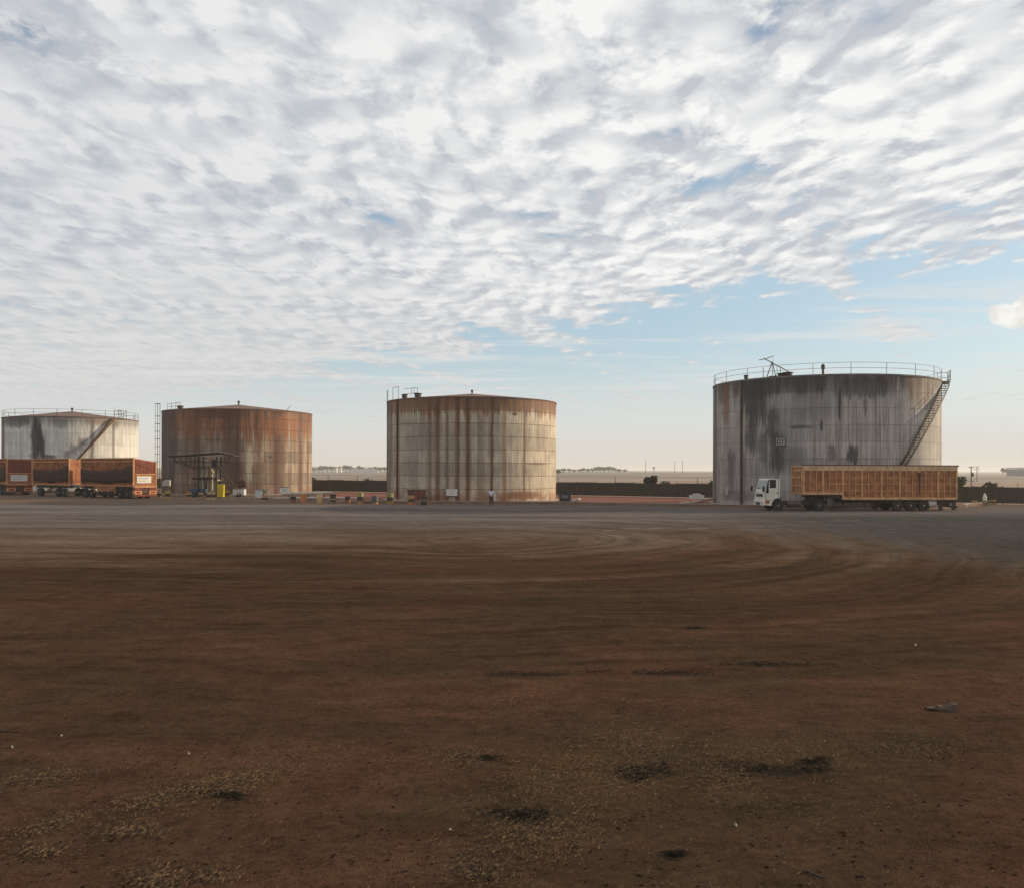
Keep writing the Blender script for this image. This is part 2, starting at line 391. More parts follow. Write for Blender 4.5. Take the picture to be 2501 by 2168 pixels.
# red earth floor between the kerb wall and the fence
WALL = [gd(820, 1229), gd(1000, 1229), gd(1200, 1229.5), gd(1360, 1231), gd(1500, 1233), gd(1760, 1238), gd(1850, 1239.5), Vector((31, 86.7, 0)), Vector((41, 87.5, 0)), Vector((46.5, 91, 0)), Vector((49, 95, 0)), Vector((53, 99, 0))]
redm = worn('red_earth', (0.17, 0.062, 0.043, 1), (0.23, 0.092, 0.062, 1), 0.35, (0.10, 0.06, 0.045, 1), 0.4, rough=0.95, spec=0.1)
back = [Vector((12, 126, 0)), Vector((-33, 146.8, 0))]
poly = [(p.x, p.y + 0.2, 0.008) for p in WALL] + [(p.x, p.y - 0.4, 0.008) for p in back]
rf = MB().add(poly, [tuple(range(len(poly)))]); o = rf.build('red_earth_floor', redm); tag(o, kind='structure')

# pale worn parking marks on the paving
markm = worn('worn_marking_paint', (0.34, 0.31, 0.27, 1), (0.19, 0.165, 0.14, 1), 1.4, (0.10, 0.085, 0.07, 1), 0.8)
for (px, py, l) in [(1395, 1241, 17), (1486, 1295, 14), (1540, 1290, 22), (1600, 1290, 15), (1705, 1289, 26), (1832, 1285, 36), (1900, 1283, 20), (2065, 1271, 42), (1975, 1274, 20)]:
    q = gd(px, py, 0.008); hl = l/F*q.y
    tag(MB().add([(q.x-hl, q.y-0.07, 0.008), (q.x+hl, q.y+0.15, 0.008), (q.x+hl, q.y+0.32, 0.008), (q.x-hl, q.y+0.10, 0.008)], [(0, 1, 2, 3)]).build('road_marking', markm), kind='structure')

# ---------------------------------------------------------------- loose straw and clods (uncountable), single pieces of litter
strawm, g, b = newmat('dry_straw')
rnd = g.noise(g.coord('Object'), 23.0, 2, 0.5)
fin(g, b, g.ramp(rnd, [(0.36, (0.022, 0.013, 0.007)), (0.49, (0.072, 0.042, 0.021)), (0.65, (0.20, 0.124, 0.058))]), 0.8)
rs = random.Random(3)
sm_ = MB()
def stalk(q, ln, w):
    a = rs.uniform(0, PI); t = rs.uniform(-0.25, 0.35)
    dx, dy = math.cos(a)*ln/2, math.sin(a)*ln/2; nx, ny = -math.sin(a)*w/2, math.cos(a)*w/2
    z = q.z + 0.012 + rs.random()*0.016; dz = abs(t)*ln/2
    sm_.add([(q.x-dx-nx, q.y-dy-ny, z-dz*0.3), (q.x+dx-nx, q.y+dy-ny, z+dz), (q.x+dx, q.y+dy, z+dz+w*0.7), (q.x-dx, q.y-dy, z-dz*0.3+w*0.7), (q.x+dx+nx, q.y+dy+ny, z+dz), (q.x-dx+nx, q.y-dy+ny, z-dz*0.3)],
            [(0, 1, 2, 3), (3, 2, 4, 5), (5, 4, 1, 0)])
for (px, py, sx, sy, rot, cnt) in PATCH:
    for _ in range(int(cnt*1.5)):
        k_ = 1.0 if rs.random() < .6 else 1.9; a, c_ = rs.gauss(0, 0.5)*sx*k_, rs.gauss(0, 0.5)*sy*k_
        q = gd(px + a, py + c_ + a*rot, 0.004)
        stalk(q, 0.018 + 0.075*rs.random()**2.2, rs.uniform(0.002, 0.0055))
for _ in range(1100):
    q = gd(rs.uniform(-60, 2560), rs.uniform(1650, 2200), 0.004); stalk(q, rs.uniform(0.02, 0.08), 0.004)
charm = worn('charred_straw', (0.012, 0.011, 0.009, 1), (0.03, 0.025, 0.018, 1), 9.0, rough=0.95, spec=0.0)
straw_mb = sm_; sm_ = MB()
for (px, py, sx, sy) in CHAR:
    cs = [(rs.gauss(0, .55)*sx, rs.gauss(0, .5)*sy, rs.uniform(.12, .5)) for _ in range(7)]
    for _ in range(int(60 + sx*sy*.085)):
        k_ = rs.choice(cs); q = gd(px + k_[0] + rs.gauss(0, k_[2])*sx, py + k_[1] + rs.gauss(0, k_[2])*sy, 0.004); stalk(q, 0.03 + 0.09*rs.random()**2, rs.uniform(.004, .010))
o = sm_.build('charred_straw', charm, fix=False); tag(o, kind='stuff'); o['label'] = 'blackened straw lying in dark tufts on the soil'
o = straw_mb.build('straw', strawm, fix=False); tag(o, kind='stuff'); o['label'] = 'dry cane straw scattered in patches over the red soil'
clodm = worn('soil_clod', (0.016, 0.011, 0.008, 1), (0.06, 0.034, 0.022, 1), 9.0, (0.012, 0.009, 0.008, 1), 0.6, rough=0.95, spec=0.0)
cm = MB()
OCT = [(1,0,0),(0,1,0),(-1,0,0),(0,-1,0),(0,0,1),(0,0,-0.5)]
OF = [(0,1,4),(1,2,4),(2,3,4),(3,0,4),(1,0,5),(2,1,5),(3,2,5),(0,3,5)]
for _ in range(6500):
    py = 1400 + 800*rs.random()**0.7
    q = gd(rs.uniform(-80, 2580), py, 0.004); s = min(0.020, 0.0034*rs.paretovariate(1.6)); a = rs.uniform(0, PI)
    ex = rs.uniform(0.7, 1.7)
    cm.add([(q.x + (vx*math.cos(a)*ex - vy*math.sin(a))*s*rs.uniform(.8, 1.2), q.y + (vx*math.sin(a)*ex + vy*math.cos(a))*s*rs.uniform(.8, 1.2), q.z + s*0.2 + vz*s*rs.uniform(.35, .6)) for vx, vy, vz in OCT], OF)
o = cm.build('soil_clods', clodm, fix=False); tag(o, kind='stuff'); o['label'] = 'small clods and crumbs of soil strewn over the yard'

paperm = worn('pale_litter', (0.27, 0.24, 0.20, 1), (0.18, 0.155, 0.125, 1), 12.0)
cardm = worn('brown_cardboard', (0.085, 0.056, 0.036, 1), (0.05, 0.034, 0.023, 1), 5.0)
twigm = worn('dark_wood', (0.02, 0.015, 0.012, 1), (0.045, 0.032, 0.022, 1), 8.0)
# crumpled sheet of card lying at the right
q = gd(2298, 1733)
c_ = MB(); N = 7
vs = []
for j in range(5):
    for i in range(N):
        s, t = i/(N-1), j/4
        z = 0.015 + 0.11*math.sin(PI*min(1, t*1.1))*(0.35 + 0.65*s) + 0.02*rs.uniform(-1, 1)
        vs.append(((s-0.5)*0.46 + rs.uniform(-.01, .01), (t-0.5)*0.26*(0.35+0.65*s), max(0.006, z)))
c_.add(vs, [(j*N+i, j*N+i+1, (j+1)*N+i+1, (j+1)*N+i) for j in range(4) for i in range(N-1)])
o = c_.build('cardboard_scrap', cardm, loc=(q.x, q.y, 0.004)); o.modifiers.new('thickness', 'SOLIDIFY').thickness = 0.006
tag(o, 'crumpled folded piece of brown card lying on the dirt at right', 'litter')
# sticks
for (px, py, l, a, lab) in [(22, 1788, 0.33, 0.02, 'straight dark stick on the soil at the left edge'), (1990, 2138, 0.20, -0.7, 'bent dark twig lying on the red soil at bottom right'),
                            (2480, 1722, 0.18, 0.1, 'thin dark twig near the crumpled card at right edge'), (985, 2130, 0.10, 0.5, 'short dark stick on bare red soil at bottom centre')]:
    q = gd(px, py)
    pts = [Vector((q.x + math.cos(a)*l*(t-0.5), q.y + math.sin(a)*l*(t-0.5) + 0.012*math.sin(t*5), 0.014 + 0.006*math.sin(t*7))) for t in (0, .25, .5, .75, 1)]
    t_ = MB()
    for i in range(4): t_.tube(pts[i], pts[i+1], 0.009-0.001*i, 0.008-0.001*i, n=6)
    tag(t_.build('stick', twigm), lab, 'stick')
# white scraps
for (px, py, s, lab) in [(2236, 1576, 0.05, 'white scrap standing on the brown soil right of the tracks'), (150, 1800, 0.030, 'small white scrap right of the dark stick at left'),
                         (461, 1843, 0.030, 'small white scrap just above the left straw patch'), (30, 1827, 0.028, 'small pale scrap below the dark stick at left edge'),
                         (1100, 2031, 0.03, 'pale scrap at the left end of the big straw patch'), (1797, 2018, 0.03, 'pale splinter on red soil below the dark charred patch')]:
    s *= 0.75; q = gd(px, py); c_ = MB()
    vs = [(-s, -s*.5, .004), (s*.7, -s*.6, .012), (s, s*.6, .03), (-s*.8, s*.6, .02), (0, 0, .045)]
    c_.add(vs, [(0, 1, 4), (1, 2, 4), (2, 3, 4), (3, 0, 4)])
    o = c_.build('paper_scrap', paperm, loc=(q.x, q.y, 0.004), rz=px*0.7); o.modifiers.new('thickness', 'SOLIDIFY').thickness = 0.003
    tag(o, lab, 'litter')
# ---------------------------------------------------------------- storage tanks
class Tank:
    def __init__(s, pl, pr, D, H_):
        a0, a1 = math.atan((pl-CX)/F), math.atan((pr-CX)/F)
        s.b = (a0+a1)/2; s.al = (a1-a0)/2; s.D = D; s.R = D*math.sin(s.al); s.H = H_
        s.c = Vector((D*math.sin(s.b), D*math.cos(s.b), 0))
    def ang(s, px):                      # angle round the shell from the point facing the camera, right positive
        t = math.atan((px-CX)/F) - s.b
        t = max(-s.al*0.99999, min(s.al*0.99999, t))
        k = s.D*math.sin(t)/s.R
        return math.asin(max(-1, min(1, k))) - t
    def uv(s, px, py):
        ph = s.ang(px); q = s.pt(ph, 0)
        a, b_ = ray(px, py)
        return s.R*ph, CH + b_*(q.y + s.c.y)
    def pt(s, ph, z, dr=0.0):            # local coordinates (tank empty sits at s.c, unrotated)
        th = -PI/2 - s.b + ph            # direction towards the camera is -(sin b, cos b)
        r = s.R + dr
        return Vector((r*math.cos(th), r*math.sin(th), z))
    def tangent(s, ph):
        th = -PI/2 - s.b + ph
        return Vector((-math.sin(th), math.cos(th), 0))
T1, T2, T3, T4 = Tank(3, 338, 172.3, 12.1), Tank(394, 762, 142.0, 12.15), Tank(945, 1358, 111.6, 12.0), Tank(1741, 2300, 104.7, 13.2)

def shell(T, name, mat, parent, n=160):
    me = bpy.data.meshes.new(name); vs, fs, uvs = [], [], []
    rows = [0, T.H*0.25, T.H*0.5, T.H*0.75, T.H]
    for z in rows:
        for k in range(n): vs.append(T.pt(2*PI*k/n - PI, z))
    for j in range(len(rows)-1):
        for k in range(n):
            k2 = (k+1) % n
            fs.append((j*n+k, j*n+k2, (j+1)*n+k2, (j+1)*n+k))
            u0, u1 = T.R*(2*PI*k/n - PI), T.R*(2*PI*(k+1)/n - PI)
            uvs += [(u0, rows[j]), (u1, rows[j]), (u1, rows[j+1]), (u0, rows[j+1])]
    me.from_pydata(vs, [], fs)
    ul = me.uv_layers.new(name='shell')
    for i, q in enumerate(uvs): ul.data[i].uv = q
    me.polygons.foreach_set('use_smooth', [True]*len(fs)); me.materials.append(mat)
    o = bpy.data.objects.new(name, me); COL.objects.link(o); o.parent = parent
    return o

def tank_mat(name, T, pale, pale2, rustl, rustd, course, plate_w, bands=(), seed=0.0, rust_amt=0.4, rust_top=(0.5, 3.0), rust_bot=0.0, black_amt=0.2, blobs=(), bandcol=None, seam=0.55, top_dark=0.4, panel_var=0.25, halo=0.0, pale_amt=0.3, pale3=None):
    m, g, b = newmat(name)
    uvn = g.coord('UV'); u, v, _ = g.sep(uvn)
    S = (seed, seed*1.7, seed*0.31)
    def streak(su, sv, det=6, k=0.0, dist=0.0):
        return g.noise(g.vadd(g.com(g.mul(u, su), g.mul(v, sv), 0.0), (S[0]+k, S[1]+k*2, S[2])), 1.0, det, 0.62, dist)
    s_w = streak(0.55, 0.045, 4, 1.0)            # wide curtains
    s_m = streak(1.9, 0.10, 6, 5.0)              # streaks
    s_f = streak(6.5, 0.22, 5, 9.0)              # fine runs
    cl = g.noise(g.vadd(g.com(u, v, 0.0), S), 0.5, 7, 0.68, 0.4)     # clouds of weathering
    c = g.mix(g.mr(g.add(g.mul(s_m, 0.6), g.mul(cl, 0.4)), 0.40, 0.60), pale, pale2)
    # plates: each a little different
    br = g.N.new('ShaderNodeTexBrick'); br.offset = 0.5; br.squash = 1.0
    br.inputs['Scale'].default_value = 1.0; br.inputs['Brick Width'].default_value = plate_w; br.inputs['Row Height'].default_value = course
    br.inputs['Mortar Size'].default_value = 0.035; br.inputs['Mortar Smooth'].default_value = 0.5
    br.inputs['Color1'].default_value = (0, 0, 0, 1); br.inputs['Color2'].default_value = (1, 1, 1, 1); br.inputs['Mortar'].default_value = (0.5, 0.5, 0.5, 1)
    g.L.new(g.com(g.add(u, 300.0 + seed), v, 0), br.inputs['Vector'])
    tint = g.sep(br.outputs['Color'])[0]
    k = g.add(1.0 - panel_var/2, g.mul(tint, panel_var))
    c = g.mix(1.0, c, g.com(k, k, k), 'MULTIPLY')
    k2 = g.m('MAXIMUM', g.add(1.0, g.add(g.mul(g.sub(s_f, 0.5), 1.7), g.mul(g.sub(s_m, 0.5), 1.2))), 0.3)
    c = g.mix(1.0, c, g.com(k2, k2, k2), 'MULTIPLY')
    pf = g.mul(g.mr(streak(3.4, 0.10, 6, 33.0), 0.55, 0.68), pale_amt)
    c = g.mix(pf, c, pale3 or (0.55, 0.50, 0.41, 1))
    # rust: curtains, stronger towards the rim
    top = g.mr(v, T.H - rust_top[1], T.H - 0.2, 0.0, rust_top[0])
    rf_ = g.add(g.add(g.mul(s_w, 0.36), g.mul(s_m, 0.76)), g.add(g.mul(top, 0.35), g.mul(cl, 0.18)))
    rm = g.mr(rf_, 0.86 - 0.36*rust_amt, 1.06 - 0.36*rust_amt)
    rc = g.mix(g.mr(s_f, 0.38, 0.62), rustd, rustl)
    c = g.mix(g.mul(rm, 0.85), c, rc)
    if rust_bot:
        rb = g.mul(g.mr(g.add(v, g.mul(g.sub(cl, 0.5), 3.5)), 2.0, 0.5), g.mr(cl, 0.36, 0.60))
        c = g.mix(g.mul(rb, rust_bot), c, g.mix(g.mr(s_f, 0.4, 0.6), rustl, rustd))
    if bands:
        us = T.R*PI
        uw = g.add(u, g.mul(g.sub(streak(1.0, 0.5, 3, 13.0), 0.5), 0.28))
        def lanes(k, flat):
            tot = None; bs = sorted(bands)
            for sel in (bs[0::2], bs[1::2]):
                st = []
                for (u0, w, s_) in sel: st += [(u0-w*k, 0.0), (u0-w*k*flat, s_), (u0+w*k*flat, s_), (u0+w*k, 0.0)]
                if not st: continue
                st.sort(); assert len(st) <= 32
                rp = g.sep(g.ramp(g.m('DIVIDE', g.add(uw, us), 2*us), [((q+us)/(2*us), (s_, s_, s_)) for q, s_ in st]))[0]
                tot = rp if tot is None else g.m('MAXIMUM', tot, rp)
            return tot
        if halo: c = g.mix(g.mul(g.mul(lanes(2.1, .1), halo), g.mr(s_f, 0.40, 0.56, 0.35, 1.0)), c, rustl)
        bm_ = g.mul(lanes(1.0, .45), g.mr(g.add(s_m, g.mul(cl, 0.5)), 0.40, 0.75, 0.68, 1.0))
        c = g.mix(bm_, c, bandcol or rustd)
    # grime from the rim and dark runs
    td = g.mr(g.add(v, g.mul(g.sub(s_m, 0.5), 4.0)), T.H-2.2, T.H-0.3, 0.0, top_dark)
    c = g.mix(td, c, (0.050, 0.042, 0.038, 1))
    bk = g.mul(g.mr(g.add(g.mul(s_w, 0.5), g.mul(streak(2.6, 0.07, 6, 21.0), 0.6)), 0.56, 0.74), black_amt)
    c = g.mix(bk, c, (0.052, 0.048, 0.048, 1))
    for (px, py, sx, sy, amt, colr) in blobs:        # single stains
        u0, v0 = T.uv(px, py)
        ph = T.ang(px); sxm = sx/F*T.D/max(0.35, math.cos(ph)); sym = sy/F*T.D
        e = g.m('POWER', 2.718, g.mul(g.add(g.m('POWER', g.m('DIVIDE', g.m('ABSOLUTE', g.sub(g.add(u, g.mul(g.sub(cl, 0.5), min(1.6, sxm*2.2))), u0)), sxm), 2.0), g.m('POWER', g.m('DIVIDE', g.m('ABSOLUTE', g.sub(g.add(v, g.mul(g.sub(s_f, 0.5), sym*1.8)), v0)), sym), 4.0)), -1.0))
        f = g.mr(g.add(e, g.mul(g.sub(g.add(g.mul(s_m, 0.5), g.mul(s_f, 0.5)), 0.5), 1.6)), 0.28, 0.85, 0.0, amt)
        c = g.mix(f, c, colr)
    c = g.mix(g.mul(br.outputs['Fac'], g.mr(cl, 0.30, 0.60, seam*0.45, seam)), c, (0.055, 0.035, 0.025, 1))
    h = g.add(g.mul(br.outputs['Fac'], 0.9), g.mul(cl, 1.2))
    fin(g, b, c, g.mr(s_m, 0.3, 0.7, 0.55, 0.8), 0.0, g.bump(h, 0.5, 0.06), 0.35)
    return m

BLK = (0.040, 0.038, 0.040, 1); RUS = (0.20, 0.085, 0.04, 1); RUD = (0.10, 0.042, 0.025, 1); PAL = (0.52, 0.46, 0.36, 1)
roofm = worn('rusty_roof_plate', (0.13, 0.085, 0.065, 1), (0.20, 0.105, 0.07, 1), 0.4, (0.05, 0.035, 0.03, 1), 0.4, rough=0.8)
roofg = worn('grimy_roof_plate', (0.15, 0.14, 0.13, 1), (0.22, 0.20, 0.185, 1), 0.4, (0.06, 0.05, 0.045, 1), 0.5, rough=0.8)
steel_d = worn('dark_steel', (0.055, 0.05, 0.048, 1), (0.09, 0.075, 0.065, 1), 3.0, (0.07, 0.035, 0.02, 1), 0.4, rough=0.6)
steel_b = worn('blue_grey_steel', (0.16, 0.19, 0.21, 1), (0.22, 0.25, 0.27, 1), 2.0, (0.07, 0.05, 0.04, 1), 0.35, rough=0.55)
steel_r = worn('rusty_steel', (0.085, 0.045, 0.028, 1), (0.12, 0.065, 0.04, 1), 3.0, (0.04, 0.025, 0.02, 1), 0.4, rough=0.8)
conc = worn('weathered_concrete', (0.36, 0.31, 0.26, 1), (0.27, 0.215, 0.175, 1), 1.2, (0.11, 0.07, 0.05, 1), 0.5, rough=0.9, spec=0.15)

m3 = tank_mat('rust_streaked_plate', T3, (0.52, 0.455, 0.35, 1), (0.31, 0.262, 0.20, 1), (0.33, 0.135, 0.043, 1), (0.115, 0.052, 0.030, 1), 1.5, 9.0,
    bands=[(T3.R*T3.ang(px), w, s) for px, w, s in [(971, 0.35, .85), (1050, .30, .6), (1069, .34, .75), (1093, .16, .8), (1117, .24, .95), (1143, .26, 1), (1171, .15, .6), (1174, .40, .35), (1200, .19, 1), (1231, .16, 1), (1281, .08, .9)]],
    seed=12.7, halo=0.7, pale_amt=0.45, rust_amt=0.36, rust_top=(1.3, 3.0), rust_bot=0.9, black_amt=0.15, bandcol=(0.085, 0.031, 0.013, 1), seam=0.95, top_dark=0.35, panel_var=0.4,
    blobs=[(1280, 1208, 50, 9, 0.85, (0.18, 0.07, 0.03, 1)), (1335, 985, 40, 10, 0.6, RUS), (952, 1100, 10, 120, 0.6, (0.11, 0.085, 0.07, 1)), (1256, 1012, 8, 3, 0.8, RUD), (1312, 1132, 30, 3, 0.6, RUD), (1020, 1100, 50, 90, 0.35, (0.13, 0.115, 0.105, 1)), (1105, 1130, 40, 80, 0.3, (0.14, 0.125, 0.115, 1))])
m2 = tank_mat('rusty_brown_plate', T2, (0.32, 0.255, 0.19, 1), (0.19, 0.145, 0.108, 1), (0.34, 0.130, 0.046, 1), (0.105, 0.042, 0.024, 1), 1.55, 6.0,
    bands=[(T2.R*T2.ang(px), w, s) for px, w, s in [(400, 2.2, .7), (420, .8, .5), (480, .6, .6), (553, .9, .6), (571, 1.1, .75), (631, .5, .45), (679, 1.2, .8), (734, .9, .75), (752, .5, .6)]],
    seed=8.4, halo=0.3, pale_amt=0.6, pale3=(0.47, 0.375, 0.265, 1), rust_amt=0.50, rust_top=(1.0, 6.5), rust_bot=0.5, black_amt=0.3, bandcol=(0.075, 0.032, 0.020, 1), seam=0.85, top_dark=0.30, panel_var=0.6,
    blobs=[(405, 1080, 22, 120, 0.7, (0.055, 0.042, 0.038, 1)), (440, 1110, 45, 40, 0.45, (0.07, 0.055, 0.048, 1)), (610, 1135, 8, 45, 0.7, PAL), (660, 1115, 4, 3, 0.9, BLK), (700, 1040, 40, 25, 0.6, (0.27, 0.105, 0.045, 1)), (470, 1050, 40, 14, 0.6, RUS), (540, 1010, 60, 10, 0.7, RUD)])
m4 = tank_mat('grey_stained_plate', T4, (0.37, 0.345, 0.325, 1), (0.255, 0.238, 0.228, 1), (0.22, 0.125, 0.07, 1), (0.125, 0.07, 0.045, 1), 1.65, 8.0,
    bands=[(T4.R*T4.ang(px), w, s) for px, w, s in [(1745, 1.5, .8), (1811, .16, .95), (1816, .5, .35), (2050, .22, .4), (2296, .5, .4)]],
    seed=5.6, halo=0.3, pale_amt=0.65, pale3=(0.54, 0.51, 0.465, 1), rust_amt=0.10, rust_top=(0.8, 3.5), black_amt=0.66, bandcol=(0.050, 0.040, 0.036, 1), seam=0.5, top_dark=0.6,
    blobs=[(1842, 975, 34, 55, 0.9, BLK), (1836, 1065, 16, 40, 0.75, BLK), (1884, 1040, 14, 40, 0.75, BLK), (1895, 1100, 20, 45, 0.8, BLK), (1862, 1095, 12, 35, 0.6, BLK), (2050, 985, 3.5, 42, 0.95, BLK),
           (2080, 1108, 14, 22, 0.9, BLK), (2032, 1105, 12, 20, 0.65, BLK), (2112, 995, 4, 20, 0.7, (0.075, 0.05, 0.038, 1)), (2110, 945, 75, 25, 0.75, BLK), (1960, 935, 70, 22, 0.65, BLK), (1850, 945, 50, 25, 0.8, BLK), (1920, 1120, 50, 30, 0.45, BLK), (1765, 960, 16, 30, 0.6, RUD), (1995, 985, 60, 40, 0.30, BLK), (1773, 990, 9, 50, 0.7, (0.19, 0.10, 0.06, 1)), (2245, 950, 30, 40, 0.6, (0.165, 0.095, 0.06, 1)), (1785, 1150, 10, 55, 0.65, BLK),
           (1955, 1043, 25, 4, 0.7, BLK), (2006, 1040, 3, 12, 0.8, BLK), (1800, 1210, 60, 14, 0.5, BLK), (2270, 1090, 22, 80, 0.5, (0.44, 0.39, 0.31, 1)), (1817, 1050, 3, 60, 0.6, PAL)])
m1 = tank_mat('white_stained_plate', T1, (0.60, 0.58, 0.54, 1), (0.50, 0.485, 0.455, 1), (0.28, 0.21, 0.13, 1), (0.17, 0.11, 0.07, 1), 1.9, 9.0,
    bands=[(T1.R*T1.ang(px), w, s) for px, w, s in [(6, 1.6, .85), (225, .28, .75), (277, .3, .7), (92, .4, .5)]],
    seed=1.9, rust_amt=0.0, rust_top=(0.6, 2.2), black_amt=0.28, bandcol=(0.075, 0.055, 0.045, 1), seam=0.30, top_dark=0.65,
    blobs=[(84, 1080, 9, 55, 0.95, BLK), (99, 1085, 10, 32, 0.97, BLK), (96, 1055, 6, 22, 0.9, BLK), (115, 1115, 18, 5, 0.8, BLK), (85, 1035, 6, 20, 0.7, BLK), (196, 1086, 8, 14, 0.5, BLK), (180, 1098, 9, 12, 0.5, BLK), (207, 1078, 9, 9, 0.45, BLK), (165, 1110, 9, 9, 0.4, BLK), (35, 1030, 35, 12, 0.6, BLK), (250, 1030, 40, 10, 0.55, (0.2, 0.13, 0.08, 1)), (150, 1035, 12, 12, 0.5, BLK)])

def tank(T, label, mat, rmat, vent_h, vent_r, vmat=None, top=1.1):
    t = thing('storage_tank', label, 'tank', T.c, 0, 'steel storage tanks behind the yard')
    shell(T, 'shell', mat, t)
    n = 96; mb = MB()                                      # shallow cone roof with a small eave
    ring = [T.pt(2*PI*k/n, T.H + 0.02, 0.06) for k in range(n)]; ring2 = [T.pt(2*PI*k/n, T.H - 0.14, 0.06) for k in range(n)]
    rings = [ring2, ring]
    for f in (0.85, 0.6, 0.35, 0.1):
        rings.append([Vector((p.x*f, p.y*f, T.H + 0.02 + top*(1-f))) for p in ring])
    vs = sum(rings, []) + [Vector((0, 0, T.H + 0.02 + top))]
    fs = []
    for j in range(len(rings)-1): fs += [(j*n+k, j*n+(k+1) % n, (j+1)*n+(k+1) % n, (j+1)*n+k) for k in range(n)]
    L_ = (len(rings)-1)*n; fs += [(L_+k, L_+(k+1) % n, len(vs)-1) for k in range(n)]
    mb.add(vs, fs); mb.build('roof', rmat, t, smooth=True)
    z0 = T.H + top - 0.1
    MB().lathe([(vent_r*.6, z0), (vent_r*.6, z0+vent_h*.55), (vent_r, z0+vent_h*.6), (vent_r, z0+vent_h*.85), (vent_r*.25, z0+vent_h), (0, z0+vent_h)], 12).build('roof_vent', vmat or steel_d, t)
    fb = MB().lathe([(T.R+0.45, 0.0), (T.R+0.45, 0.10), (T.R+0.02, 0.14)], 96); fb.build('footing', conc, t, smooth=True)
    return t
def guardrail(T, parent, mat, phs, h=1.05, r=0.035, closed=True, name='guardrail', z0=None, step=R(4)):
    mb = MB(); z0 = T.H + 0.02 if z0 is None else z0
    for ph in phs: mb.tube(T.pt(ph, z0, -0.05), T.pt(ph, z0+h, -0.05), r*1.1, n=6)
    a0, a1 = (0, 2*PI) if closed else (min(phs), max(phs))
    n = max(2, int((a1-a0)/step))
    for hh in (h, h*.52):
        mb.path([T.pt(a0 + (a1-a0)*k/n, z0+hh, -0.05) for k in range(n+1)], r*.8, n=5)
    return mb.build(name, mat, parent)
def hatch(T, parent, px, dr=-0.9, s=0.35, h=0.55):
    ph = T.ang(px); p = T.pt(ph, T.H + 0.05 + abs(dr)/10.6, dr)
    MB().lathe([(s, 0), (s, h*.7), (s*1.25, h*.72), (s*1.25, h*.9), (0, h)], 12, p).build('hatch', steel_d, parent)
def helical_stair(T, parent, ph_top, ph_bot, w, mat, zt=None, rail=True, step=0.27, pw=1.0):
    zt = zt or T.H
    def PH(f):
        lin_ = ph_bot + (ph_top-ph_bot)*f
        if pw == 1.0: return lin_
        return math.asin(math.sin(ph_bot) + (math.sin(ph_top)-math.sin(ph_bot))*f**0.9)
    n = int(zt/step); mb = MB()
    for i in range(n):
        f = (i+0.5)/n; ph = PH(f); z = zt*f
        a, b_ = T.pt(ph, z, 0.05), T.pt(ph, z, w); tg = T.tangent(ph)*0.15
        mb.add([a-tg, a+tg, b_+tg, b_-tg, a-tg-Vector((0, 0, .05)), a+tg-Vector((0, 0, .05)), b_+tg-Vector((0, 0, .05)), b_-tg-Vector((0, 0, .05))],
               [(0, 1, 2, 3), (7, 6, 5, 4), (0, 4, 5, 1), (1, 5, 6, 2), (2, 6, 7, 3), (3, 7, 4, 0)])
    stair = mb.build('staircase', mat, parent)
    for dr in (0.06, w):
        s_ = MB(); k = 40
        for i in range(k):
            p = [T.pt(PH((i+d_)/k), max(0.02, zt*(i+d_)/k - 0.08), dr) for d_ in (0, 1)]
            s_.bar(p[0], p[1], 0.05, 0.22)
        s_.build('stringer', mat, stair)
    if rail:
        r_ = MB(); k = 16
        for hh in (0.55, 1.0):
            r_.path([T.pt(PH(i/48), zt*i/48 + hh, w) for i in range(49)], 0.022, n=5)
        for i in range(k+1): r_.tube(T.pt(PH(i/k), zt*i/k, w), T.pt(PH(i/k), zt*i/k + 1.0, w), 0.022, n=5)
        r_.build('handrail', mat, stair)
    return stair
def side_ladder(T, parent, ph, z0, z1, out, mat, wid=0.45, hoops=True):
    mb = MB(); tg = T.tangent(ph); rd = (T.pt(ph, 0, 1) - T.pt(ph, 0, 0))
    for s in (-1, 1): mb.tube(T.pt(ph, z0, 0.22) + tg*wid/2*s, T.pt(ph, z1, 0.22) + tg*wid/2*s, 0.03, n=6)
    n = int((z1-z0)/0.30)
    for i in range(n): mb.tube(T.pt(ph, z0 + 0.3*i + .15, 0.22) - tg*wid/2, T.pt(ph, z0 + .3*i + .15, 0.22) + tg*wid/2, 0.014, n=5)
    l = mb.build('ladder', mat, parent)
    if hoops:
        c = MB(); zs = [z0 + 2.2 + 1.12*i for i in range(int((z1-z0-2.0)/1.12))] + [z1]
        for z in zs:
            c.path([T.pt(ph, z, 0.22 + out*math.sin(PI*k/8)**.8) + tg*(0.42*math.cos(PI*k/8)) for k in range(9)], 0.028, n=5)
        for k in (1, 3, 5, 7): c.path([T.pt(ph, z, 0.22 + out*math.sin(PI*k/8)**.8) + tg*(0.42*math.cos(PI*k/8)) for z in (zs[0], zs[-1])], 0.022, n=5)
        c.build('ladder_cage', mat, l)
    return l

